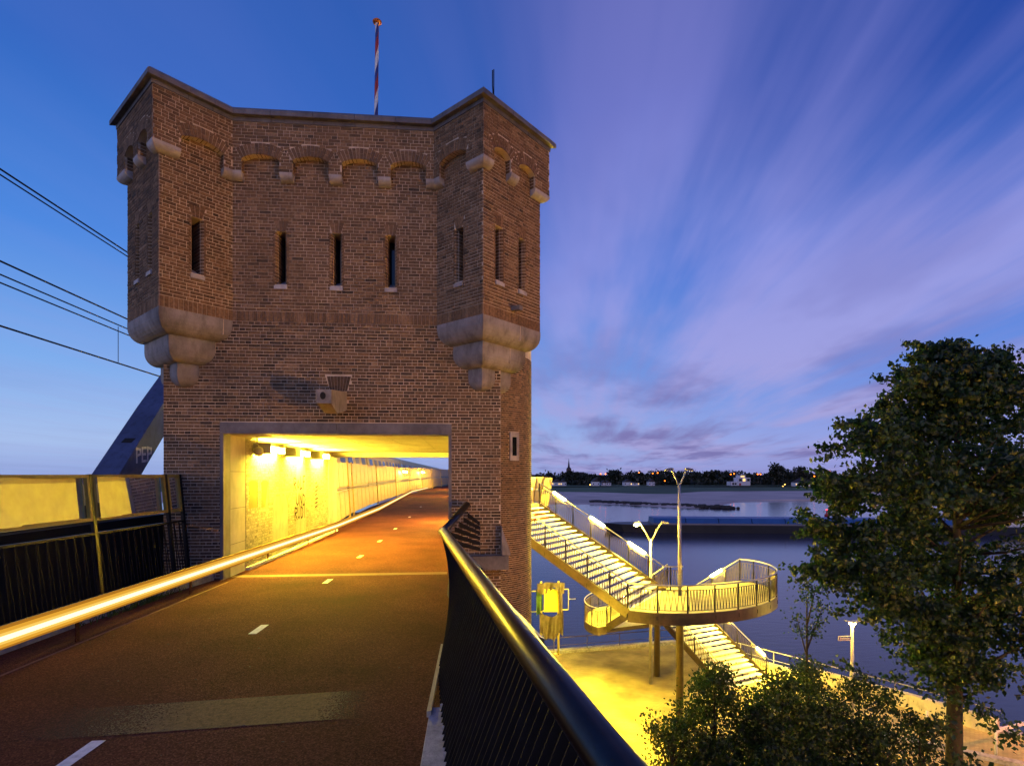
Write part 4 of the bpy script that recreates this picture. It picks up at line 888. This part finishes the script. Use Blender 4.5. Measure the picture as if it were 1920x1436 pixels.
def street_lamp(x, y, ztop, label, sign=False, pw=None):
    t = thing('street_lamp', label, 'lamp post', 'street lamps on the quay')
    b = MB(); b.tube([(x,y,GZ),(x,y,ztop-.12)], [.085,.055], 12); b.build('pole', M['galv'], t, True)
    b = MB(); b.prism([(-.30,.10),(-.05,0),(.05,0),(.30,.09),(.31,.12),(0,.06),(-.31,.13)], lambda p: (x+p[0],y-.11,ztop+p[1]), lambda p: (x+p[0],y+.11,ztop+p[1])); b.build('lamp_head', M['galv'], t)
    b = MB(); b.lathe([(.03,-.14),(.10,-.05),(.13,-.015)], (x,y,ztop), 12); b.build('bulb', pw or M['lampE'], t, True)
    if sign:
        b = MB(); b.obox((x-.72,y-.10,ztop-.62), (x-.05,y+.02,ztop-.66), .02, .20); s_ = b.build('street_sign', M['white'], t)
        b = MB(); b.obox((x-.70,y-.113,ztop-.62), (x-.075,y-.001,ztop-.658), .006, .155); b.build('sign_field', M['sign'], s_)
        cu = bpy.data.curves.new('sign_text', 'FONT'); cu.body = 'Snelbinder'; cu.size = .125; cu.extrude = .001; cu.align_x = 'CENTER'; cu.align_y = 'CENTER'; cu.materials.append(M['white'])
        tmp = bpy.data.objects.new('t', cu); COL.objects.link(tmp); me = bpy.data.meshes.new_from_object(tmp.evaluated_get(bpy.context.evaluated_depsgraph_get())); bpy.data.objects.remove(tmp)
        me.materials.clear(); me.materials.append(M['white']); o = link('sign_text', me, s_); o.location = (x-.385, y-.066, ztop-.64); o.rotation_euler = (R(90), R(3), R(10))
street_lamp(16.9, 22.63, -4.5, 'lit street lamp carrying a small blue street name sign', True, mat_emit('quay_lamp', (1,.66,.08), 900))
ORL = mat_emit('orange_lamp', (1,.28,.04), 4500)
street_lamp(25.5, 17.5, -4.3, 'orange lit street lamp on the quay beyond the right picture edge', False, ORL)  # assumed lamp, out of view, for the orange light on the quay
street_lamp(2.5, 22.0, -4.4, 'lit street lamp on the quay hidden behind the round stair turret', False, mat_emit('foot_lamp', (1,.68,.03), 24000))  # added lamp, kept out of view, lights quay, stairs and turret
TLM = mat_emit('tower_lamp', (1,.46,.05), 27000)  # warm light of the two lamps added for the tower
street_lamp(20.0, 0.0, -2.6, 'lit street lamp on the quay far right of the railing, out of the picture', False, TLM)  # added out of view to light the tower from the right
street_lamp(13.0, -6.0, -2.6, 'lit street lamp on the quay behind the viewpoint, out of the picture', False, TLM)  # added out of view to soften shadow on the tower front
# ------------------------------------------------------------------ quay rails, hoist, posts
def quay_rail(name, label, pts, m_, posts=2.0, h=1.0, low=.5):
    t = thing(name, label, 'railing')
    for z in (h, low): b = MB(); b.tube([(x,y,GZ+z) for x, y in pts], .03 if z == h else .016, 6); b.build('rail', m_, t)
    for a, c in along(pts, posts): b = MB(); b.tube([(a[0],a[1],GZ),(a[0],a[1],GZ+h)], .025, 6); b.build('post', m_, t)
quay_rail('quay_railing', 'thin rail along the river edge behind the stairs', [(-1,33.7),(6.68,35.0),(14.7,36.2)], M['bronze'])
quay_rail('quay_railing', 'rail along the river edge towards the right tree', [(14.8,36.1),(18.1,31.2),(21.9,25.6),(23.7,22.4)], M['galv'])
b = MB(); b.obox((19.2,29.2,GZ+.35),(21.8,25.3,GZ+.35),.3,.7); b.obox((21.8,25.3,GZ+.35),(23.5,22.3,GZ+.35),.3,.7)
tag(b.build('parapet_wall', M['cream'], None), 'low pale parapet wall along the quay by the right tree', 'wall')
HO = thing('covered_hoist', 'yellow lit hoist frame wrapped in torn tarpaulin at the water edge', 'hoist')
for x in (4.85, 5.97): b = MB(); b.tube([(x,34.6,GZ),(x,34.6,-4.8)], .07, 8); b.build('pole', M['yellow'], HO, True)
for z in (-5.35, -6.65): b = MB(); b.tube([(4.0,34.6,z-.08),(6.6,34.55,z+.04)], .035, 6); b.build('crossbar', M['yellow'], HO)
b = MB(); b.tube([(6.6,34.55,-6.61),(6.6,34.55,-5.31)], .035, 6); b.tube([(6.6,34.55,-5.95),(7.05,34.5,-5.93)], .03, 6); b.build('bracket', M['galv'], HO)
b = MB(); b.box(5.0,5.85,34.3,34.34,-6.68,-5.25); b.build('sheet', M['yellow'], HO)
def cloth(nx, nz, x0, x1, zf0, zf1, y, amp):
    b = MB(); g = [[(x0+(x1-x0)*i/nx, y-amp*math.sin(i*1.9+j*.4)*(.4+j/nz)-.1*math.sin(i*.7), zf0(i/nx)+(zf1(i/nx)-zf0(i/nx))*j/nz) for i in range(nx+1)] for j in range(nz+1)]
    b.add([p for r_ in g for p in r_], [(j*(nx+1)+i,j*(nx+1)+i+1,(j+1)*(nx+1)+i+1,(j+1)*(nx+1)+i) for j in range(nz) for i in range(nx)]); return b
cloth(18,6,4.55,6.3,lambda t: -4.80-.1*abs(t-.5),lambda t: -5.10-.45*abs(math.sin(t*4.2+.6)),34.22,.10).build('tarpaulin', M['tarp'], HO, True)
cloth(20,8,4.7,6.2,lambda t: -6.62-.35*math.sin(t*3.1),lambda t: -8.5+.9*abs(t-.5)+.15*math.sin(t*17),34.28,.12).build('tarpaulin', M['tarp'], HO, True)
cloth(6,8,5.95,6.22,lambda t: -5.2,lambda t: -7.9+.3*math.sin(t*5),34.4,.1).build('tarpaulin', M['tarp'], HO, True)
cloth(6,6,4.5,4.9,lambda t: -5.25+.2*t,lambda t: -6.9+.3*t,34.36,.1).build('netting', M['green'], HO, True)
for i, (x, y, h) in enumerate(((21.6,20.6,1.5),(22.9,20.2,1.2),(20.2,22.4,1.1),(24.3,21.3,1.3))):
    t = thing('barrier_post', ('tall pale barrier post right of the tree trunk','short pale barrier post near the right picture edge','short pale barrier post just left of the trunk','pale barrier post farthest right by the parapet')[i], 'post', 'pale posts by the ramp')
    b = MB(); b.tube([(x,y,GZ),(x,y,GZ+h)], .05, 8); b.build('shaft', M['white'], t, True); b = MB(); b.lathe([(.055,0),(.06,.03),(.02,.05)], (x,y,GZ+h), 8); b.build('cap', M['white'], t)
b = MB(); b.obox((20.4,20.9,GZ+.09),(26,16.6,GZ+.09),.35,.18); b.obox((14.6,25.2,GZ+.09),(20.4,20.9,GZ+.09),.35,.18); struct('quay_kerb', b, M['kerb'])
b = MB(); b.obox((21.6,20.6,GZ+1.05),(25.2,21.6,GZ+1.05),.06,.14); tag(b.build('barrier_beam', M['white'], None), 'pale horizontal barrier beam between the posts', 'barrier')
# ------------------------------------------------------------------ barge and buoy
BG = thing('river_barge', 'long low dark barge with blue hatch covers out on the river', 'barge')
def bargept(s_, w, z): # s along, w across
    ax = Vector((.985,-.17)); nv = Vector((.17,.985)); c = Vector((36,140))+ax*s_+nv*w; return (c.x, c.y, WZ+z)
out = [(0,0),(4,-3.4),(10,-5),(104,-5),(108,-3.5),(108,3.5),(104,5),(10,5),(4,3.4)]
b = MB(); b.prism(out, lambda p: bargept(p[0]+1,p[1]*.95,-.3), lambda p: bargept(p[0],p[1],1.9)); b.build('hull', M['hull'], BG)
b = MB(); b.prism([(12,-4.2),(92,-4.2),(92,4.2),(12,4.2)], lambda p: bargept(p[0],p[1],1.9), lambda p: bargept(p[0],p[1],2.3)); b.build('coaming', M['coam'], BG)
for i in range(10): b = MB(); b.prism([(12.1+i*8,-4.25),(19.9+i*8,-4.25),(19.9+i*8,4.25),(12.1+i*8,4.25)], lambda p: bargept(p[0],p[1],2.3), lambda p: bargept(p[0],p[1]*.8,3.5)); b.build('hatch_cover', M['hatch'], BG)
b = MB(); b.prism([(95,-3),(101,-3),(101,3),(95,3)], lambda p: bargept(p[0],p[1],1.9), lambda p: bargept(p[0],p[1],6)); o = b.build('wheelhouse', M['house'], BG)
b = MB(); b.prism([(94.9,-2.8),(94.95,-2.8),(94.95,2.8),(94.9,2.8)], lambda p: bargept(p[0],p[1],4.2), lambda p: bargept(p[0],p[1],5.5)); b.build('window', M['dglass'], o)
b = MB(); b.tube([bargept(1,0,2.0),bargept(1,0,2.7)], .05, 5); b.tube([bargept(2,-1.5,2.7),bargept(1,0,2.7),bargept(2,1.5,2.7)], .04, 5); b.build('bow_rail', M['white'], BG)
BU = thing('buoy', 'small red river buoy in front of the far beach', 'buoy')
bc = (125.0,180.0,WZ)
b = MB(); b.lathe([(.5,-.2),(.75,.2),(.7,.6),(.25,.9),(.2,2.0),(.05,2.1)], bc, 10); b.build('float', M['red'], BU, True); b = MB(); b.lathe([(.05,0),(.22,.12),(.05,.3)], (bc[0],bc[1],WZ+2.1), 8); b.build('lantern', M['redE'], BU)
# ------------------------------------------------------------------ foliage
def leaves(b, cs, spread, n, size, g, flat=.6):
    for c in cs:
        tn = g.random(); k_ = int(n*g.uniform(.6,1.4))
        for _ in range(k_):
            p = Vector((c[0]+g.gauss(0,spread), c[1]+g.gauss(0,spread), c[2]+g.gauss(0,spread*flat)))
            a = Vector((g.gauss(0,1),g.gauss(0,1),g.gauss(0,.6))).normalized(); q = a.orthogonal().normalized(); r_ = a.cross(q); an = g.uniform(0,6.28)
            d = q*math.cos(an)+r_*math.sin(an); e = a.cross(d); s_ = size*g.uniform(.6,1.3)
            t = min(1,max(0,tn*.6+g.gauss(.2,.2)))
            b.add([p-d*s_*.5, p+e*s_*.34+d*.05*s_-a*s_*.06, p+d*s_*.55, p-e*s_*.34+d*.05*s_-a*s_*.06], [(0,1,2),(0,2,3)], t)
M['leaf'] = mat_leaf('leaf', [(0,(.005,.020,.006)),(.5,(.010,.038,.010)),(.85,(.020,.064,.013)),(1,(.055,.080,.016))])
M['leafF'] = mat_leaf('far_leaf', [(0,(.012,.016,.010)),(.6,(.026,.034,.016)),(1,(.045,.045,.02))])
g = random.Random(5)
TRt = thing('leafy_tree', 'large dark leafy tree filling the right picture edge', 'tree')
bx, by = 13.35, 13.9
b = MB(); spine = [(bx-.05,by,GZ-.1),(bx-.02,by,-6),(bx+.0,by,-4),(bx+.12,by+.05,-2.6),(bx+.05,by,-.5),(bx+.1,by,2),(bx-.05,by,4.6)]
b.tube(spine, [.25,.20,.175,.14,.10,.07,.03], 12)
env = [(-3.6,1.3),(-2.4,2.1),(-1.5,3.3),(-.6,3.9),(.5,3.7),(1.6,3.5),(2.6,3.1),(3.0,2.4),(3.6,1.7),(4.5,1.05),(5.2,.5),(5.6,.2)]
cs = []
def erad(z): return float(np.interp(z, [e[0] for e in env], [e[1] for e in env]))
for i in range(58):
    z0 = g.uniform(-4.2,3.4); an = g.uniform(0,6.28); zt_ = z0+g.uniform(.6,1.8); rr = erad(zt_)*g.uniform(.45,.72)
    sx = bx+.05; p0 = (sx,by,z0); p2 = (sx+math.cos(an)*rr, by+math.sin(an)*rr, zt_); p1 = lerp(p0,p2,.5); p1 = (p1[0],p1[1],p1[2]-.12)
    b.tube([p0,p1,p2], [.055,.035,.012], 6)
    for k_ in range(7):
        q = lerp(p1,p2,k_/6); cs.append((q[0]+g.gauss(0,.22),q[1]+g.gauss(0,.22),q[2]+g.gauss(.1,.2)))
SPR = []
LOB = [(13.0,13.95,5.35,.30),(14.35,13.9,4.95,.32),(12.2,13.6,4.55,.35),(13.05,13.95,4.8,.55),(12.25,13.6,4.05,.72),(14.2,13.9,4.4,.75),(14.8,14.3,3.9,.9),(11.5,14.0,3.2,.75),(10.65,13.5,2.55,.72),(12.7,14.4,2.8,1.35),(10.4,14.3,1.4,.85),(14.0,13.6,2.1,1.6),(11.55,13.2,1.1,1.3),
       (10.1,14.1,.25,.62),(10.4,13.5,-.6,.95),(9.65,13.9,-.72,.42),(11.8,14.6,-.9,1.35),(14.0,14.3,-.8,1.5),(11.0,13.2,-1.6,.75),(14.7,13.3,-2.2,1.0),(12.7,13.4,-2.2,.8),(15.4,14.4,1.2,1.5),(13.2,15.4,1.2,1.2)]
for lx, ly, lz, lr in LOB:
    for i in range(int(9+9*lr)):      # ragged sprays reaching out of the crown
        u_ = Vector((g.gauss(0,1),g.gauss(0,1),abs(g.gauss(.25,.7)))).normalized(); L_ = g.uniform(.35,.85)
        for k_ in range(5):
            q_ = u_*(lr*.85+L_*k_/4); SPR.append((lx+q_.x+g.gauss(0,.04), ly+q_.y+g.gauss(0,.04), lz+q_.z*.95-.05*k_))
    for i in range(int(8+15*lr)):
        u_ = Vector((g.gauss(0,1),g.gauss(0,1),g.gauss(0,1))).normalized()*lr*(g.random()**.45)*g.uniform(.8,1.12); cs.append((lx+u_.x, ly+u_.y, lz+u_.z*.9))
for i in range(26):  # drooping lower sprays
    an = g.uniform(0,6.28); rr = g.uniform(.6,2.6); cs.append((bx+math.cos(an)*rr, by+math.sin(an)*rr, g.uniform(-5.2,-3.2)))
for c in cs[::3]:     # twigs into the leaf clumps
    q = lerp(c, (bx, by, c[2]-.5), .28); b.tube([q, c], [.012,.004], 4)
b.build('trunk', M['bark'], TRt, True)
b = MB(); leaves(b, cs, .19, 46, .14, g); leaves(b, SPR, .085, 17, .13, g); b.build('crown', M['leaf'], TRt)
def small_tree(x, y, zt, rad, label, seed, n=120, lean=0.0, name='young_tree', group='young trees below the path'):
    g = random.Random(seed); t = thing(name, label, 'tree', group)
    b = MB(); b.tube([(x,y,GZ-.1),(x+lean*.3,y,GZ+2),(x+lean,y,zt-.5)], [.10,.07,.02], 8); cs = []
    for i in range(14):
        z0 = g.uniform(GZ+1.5, zt-1.2); an = g.uniform(0,6.28); r_ = rad*g.uniform(.5,1); p2 = (x+lean*.6+math.cos(an)*r_, y+math.sin(an)*r_, z0+g.uniform(.6,1.4))
        b.tube([(x+lean*.4,y,z0),p2], [.03,.008], 5); cs += [lerp((x,y,z0),p2,f) for f in (.6,.8,1)]
    b.build('trunk', M['bark'], t)
    for i in range(n):
        z = g.uniform(GZ+1.6, zt); f = (z-GZ-1.6)/(zt-GZ-1.6); r_ = rad*math.sqrt(g.random())*(1-.75*f**2.2)*(.6+.6*f if f < .5 else 1); an = g.uniform(0,6.28)
        cs.append((x+lean*f+math.cos(an)*r_, y+math.sin(an)*r_, z))
    b = MB(); leaves(b, cs, .17, 46, .085, g); b.build('crown', M['leaf'], t)
for i, (x, y, zt, rad, n_, lb) in enumerate((
    (5.0,12.9,-3.75,.95,130,'bushy young tree nearest the railing at the bottom'),
    (6.4,13.6,-2.95,1.25,210,'dense young tree in front of the thick staircase column'),
    (8.1,13.4,-3.25,1.4,240,'broad young tree below the lower flight of stairs'),
    (9.6,14.6,-3.4,1.3,190,'young tree between the lower stairs and the street lamp'),
    (6.9,11.6,-4.2,1.3,220,'low dark young tree at the bottom picture edge'),
    (10.8,14.2,-3.6,1.1,110,'thin young tree in front of the street lamp pole'),
    (11.7,13.2,-4.3,1.0,80,'sparse young tree left of the big trunk'),
    (5.85,12.5,-4.3,.95,150,'low bushy young tree second from the railing'),
    (7.3,13.0,-3.75,1.05,170,'dense young tree between the staircase column and the lower stairs'),
    (8.95,13.3,-3.85,1.05,160,'dense young tree below the foot of the stairs'),
    (10.1,13.0,-4.3,1.0,120,'low young tree below the street lamp'),
    (8.6,11.8,-4.7,1.2,160,'low dark young tree at the bottom edge right of centre'))):
    small_tree(x, y, zt, rad, lb, 40+i, n_)
st_ = small_tree(10.6,16.2,-1.4,.55,'slender sapling with sparse leaves left of the street lamp',77,26)
# ------------------------------------------------------------------ far bank: trees, church, houses, lights
def ordw(n):
    if n < 20: return ONES[n]
    t = {2:('twenty','twentieth'),3:('thirty','thirtieth'),4:('forty','fortieth'),5:('fifty','fiftieth')}[n//10]
    return t[1] if n % 10 == 0 else t[0]+'-'+ONES[n%10]
def far_tree(x, y, z0, h, w, label, seed, kind=0):
    g = random.Random(seed); t = thing('far_tree' if kind == 0 else 'poplar_tree', label, 'tree', 'trees on the far bank')
    b = MB(); b.tube([(x,y,z0),(x,y,z0+h*.5)], [h*.03,h*.015], 5); b.build('trunk', M['bark'], t)
    cs = []
    for i in range(34 if kind == 0 else 26):
        if kind == 0:
            u = Vector((g.gauss(0,1),g.gauss(0,1),g.gauss(0,1))).normalized()*g.uniform(.35,1); cs.append((x+u.x*w*.5, y+u.y*w*.4, z0+h*.56+u.z*h*.40))
        else: f = g.random(); cs.append((x+g.gauss(0,w*.16)*(1-f*.5), y+g.gauss(0,w*.2), z0+h*(.08+.9*f)))
    b = MB(); leaves(b, cs, w*.11, 16, w*.20, g, 1.0); b.build('crown', M['leafF'], t)
def ub(u, d): # place by bearing in metres
    r_ = u*d; c, s_ = math.cos(R(4.95)), math.sin(R(4.95)); return (r_*c+d*s_, -r_*s_+d*c)
FZ = WZ+3.6
names = ['round dark tree','broad dark tree','low bushy tree','tall dark tree','ragged dark tree']
spots = []
gu = random.Random(9)
u = .035
while u < .60:
    spots.append(u); u += gu.uniform(.010,.020)
refs = [(.105,'right of the far church'),(.20,'behind the white cottages'),(.27,'above the far beach'),(.33,'behind the tall lamp post'),(.40,'left of the white villa'),(.46,'right of the white villa'),(.52,'near the poplars'),(.62,'behind the big leafy tree')]
for i, u in enumerate(spots):
    d = gu.uniform(560,660); x, y = ub(u, d); h = gu.uniform(9,15); ref = next(r_[1] for r_ in refs if u <= r_[0]+1e-6 or r_[0] == .62)
    if .395 < u < .445: h *= .7
    far_tree(x, y, FZ, h, h*gu.uniform(.85,1.35), f'{names[i%5]}, {ordw(i+1)} from the left in the far bank row', 100+i)
for i, u in enumerate((.478,.486,.515,.520,.526,.531,.536)):
    x, y = ub(u, 540); h = (23,22,17,18,18.5,18,15)[i]
    if i < 2: far_tree(x, y, FZ, h, 13, ('tallest round tree on the far bank left of the poplars','second tall round tree touching the tallest far one')[i], 300+i)
    else: far_tree(x, y, FZ, h, 7, f'{("first","second","third","fourth","fifth")[i-2]} poplar from the left on the far bank', 300+i, 1)
# hedges and wood line as one far mass
g2 = random.Random(77); cs = []
for i in range(900):
    u = g2.uniform(.02,.66); d = g2.uniform(640,720); x, y = ub(u, d); cs.append((x, y, FZ+g2.uniform(.5,6.5)+2.5*math.sin(u*60)))
for i in range(300):
    u = g2.uniform(.23,.42); d = g2.uniform(1200,1300); x, y = ub(u, d); cs.append((x, y, FZ+g2.uniform(2,17)*(1 if .25<u<.34 or .36<u<.42 else .5)))
for i in range(160):
    u = g2.uniform(.05,.6); x, y = ub(u, g2.uniform(562,580)); cs.append((x, y, FZ+g2.uniform(.2,1.6)))
b = MB(); leaves(b, cs, 3.0, 12, 4.2, g2, .7); tag(b.build('far_wood', M['leafF'], None, kind='stuff'), 'dark mass of hedges and woods along the far bank', 'woods')
x, y = ub(.1035, 760); CHt = thing('church', 'dark church with a pointed spire on the far bank', 'church')
b = MB(); b.box(x-3,x+3,y-3,y+3,FZ,FZ+18.5); b.build('tower', M['hbrick'], CHt)
b = MB(); b.lathe([(3.1,0),(3.2,.6),(1.6,2.2),(.9,7),(.06,14.5)], (x,y,FZ+18.5), 8); b.build('spire', M['roof'], CHt)
b = MB(); b.prism([(-4.5,0),(4.5,0),(4.5,8),(0,14),(-4.5,8)], lambda p: (x+3,y+p[0],FZ+p[1]), lambda p: (x+22,y+p[0],FZ+p[1])); b.build('nave', M['roof'], CHt)
for k_ in range(2): b = MB(); b.box(x-1.6+k_*2,x-.6+k_*2,y-3.02,y-2.98,FZ+13.5,FZ+16.5); b.build('belfry_opening', M['black'], CHt)
def far_house(u, d, w, hw, hr, label, lit=True, flat=False):
    x, y = ub(u, d); t = thing('far_house', label, 'house', 'houses on the far bank')
    b = MB(); b.box(x-w/2,x+w/2,y,y+7,FZ-.6,FZ+hw); b.build('wall', M['house'], t)
    if not flat: b = MB(); b.prism([(-w/2-.3,hw),(w/2+.3,hw),(0,hw+hr)], lambda p: (x+p[0],y-.3,FZ+p[1]), lambda p: (x+p[0],y+7.3,FZ+p[1])); b.build('roof', M['roof'], t)
    for k_ in range(max(2,int(w/2.6))):
        xx = x-w/2+.9+k_*(w-1.8)/max(1,int(w/2.6)-1) if int(w/2.6) > 1 else x-w/4+k_*w/2
        b = MB(); b.box(xx-.5,xx+.5,y-.03,y+.02,FZ+.8,FZ+2.1); b.build('window', M['winE'] if lit and k_ % 2 == 0 else M['dglass'], t)
far_house(.083,535,11,3.0,2.8,'long low lit house below the far church')
far_house(.0935,535,6,3.2,2.4,'small white house just right of the far church')
far_house(.153,535,7,3.6,3.4,'white gabled cottage with two dark windows left of the lamp post',False)
far_house(.168,540,6,2.6,2.0,'small pale cottage right of the gabled white one',False)
far_house(.176,540,5,2.6,2.0,'tiny pale cottage beside a dark tree',False)
far_house(.211,540,7,3.2,2.8,'pale cottage in front of the orange street lights',False)
far_house(.224,538,9,2.4,1.0,'low orange lit shed right of the pale cottage')
far_house(.255,540,6,3.4,2.8,'grey white gabled cottage left of the tall lamp post',False)
x, y = ub(.4185, 545); V = thing('far_villa', 'white flat roofed villa with red door above the far beach', 'house')
for x0, x1, z0, z1, dy in ((-4,9,0,8.2,0),(-1.5,4.5,8.2,10.6,1),(-11,-4,0,4.2,.6)): b = MB(); b.box(x+x0,x+x1,y+dy,y+9,FZ-.6+z0,FZ-.6+z1); b.build('wall', M['house'], V)
for x0, x1, z0, z1, m_ in ((-2.8,.2,4.6,7.0,'dglass'),(1.2,3.8,4.6,7.4,'winE'),(5.6,8.4,4.6,7.2,'dglass'),(-2.6,-.6,0.4,2.6,'red'),(-9.5,-7.5,1.2,3.0,'dglass'),(-7,-5,1.2,3.0,'dglass'),(-.5,3.4,8.7,10.1,'winE')): b = MB(); b.box(x+x0,x+x1,y-.05+(.6 if x0 < -4 else 1 if z0 > 8 else 0),y+.01+(.6 if x0 < -4 else 1 if z0 > 8 else 0),FZ-.6+z0,FZ-.6+z1); b.build('door' if m_ == 'red' else 'window', M[m_], V)
far_house(.532,520,17,3.2,4.2,'long white house with dark roof right of the poplars')
for i, (u, v, m_) in enumerate(((.161,.0075,'sodE'),(.170,.0072,'sodE'),(.231,.0085,'sodE'),(.256,.0075,'sodE'),(.265,.0085,'sodE'),(.278,.002,'sodE'),(.398,.0,'sodE'),(.404,.001,'sodE'),(.447,.0,'sodE'),(.452,.0,'sodE'),(.550,-.0035,'sodE'),(.578,.0055,'sodE'),(.142,-.019,'warmE'),(.493,-.022,'warmE'),(.4965,-.0185,'warmE'),(.615,-.020,'warmE'))):
    v = {0:.0005,1:.0005,2:.003,3:.0015,4:.0025,5:-.012}.get(i, v); d = 535; x, y = ub(u, d); z = 2+v*d
    t = thing('far_lamp_post', f'{"orange" if m_ == "sodE" else "yellow"} far bank street light, {ordw(i+1 if i < 12 else i-11)} of its colour from the left', 'lamp post', 'street lights on the far bank')
    b = MB(); b.tube([(x,y,FZ-.6),(x,y,z)], .12, 5); b.build('pole', M['wire'], t); b = MB(); b.lathe([(.1,-.5),(.62,-.1),(.62,.2),(.1,.5)], (x,y-.7,z), 8); b.build('lantern', M[m_], t)

# litter and a pulled seam on the path
b = MB(); gl = random.Random(21)
for i in range(70):
    y = gl.uniform(2.5, 10.5); x = gl.uniform(-4.6, -.5); s_ = gl.uniform(.006,.018); an = gl.uniform(0,6.28); c, d = math.cos(an)*s_, math.sin(an)*s_
    b.add([(x-c,y-d,.004),(x+d*.5,y-c*.5,.008),(x+c,y+d,.006),(x-d*.5,y+c*.5,.012)], [(0,1,2,3)])
tag(b.build('leaf_litter', M['tarp'], None, kind='stuff'), 'tiny bits of litter scattered over the path', 'litter')
b = MB(); b.obox((-4.80,1.0,.001),(-4.38,10.6,.001),.035,.006); struct('path_seam', b, mat('seam', (.20,.075,.05), .7, vary=.4, scale=20))
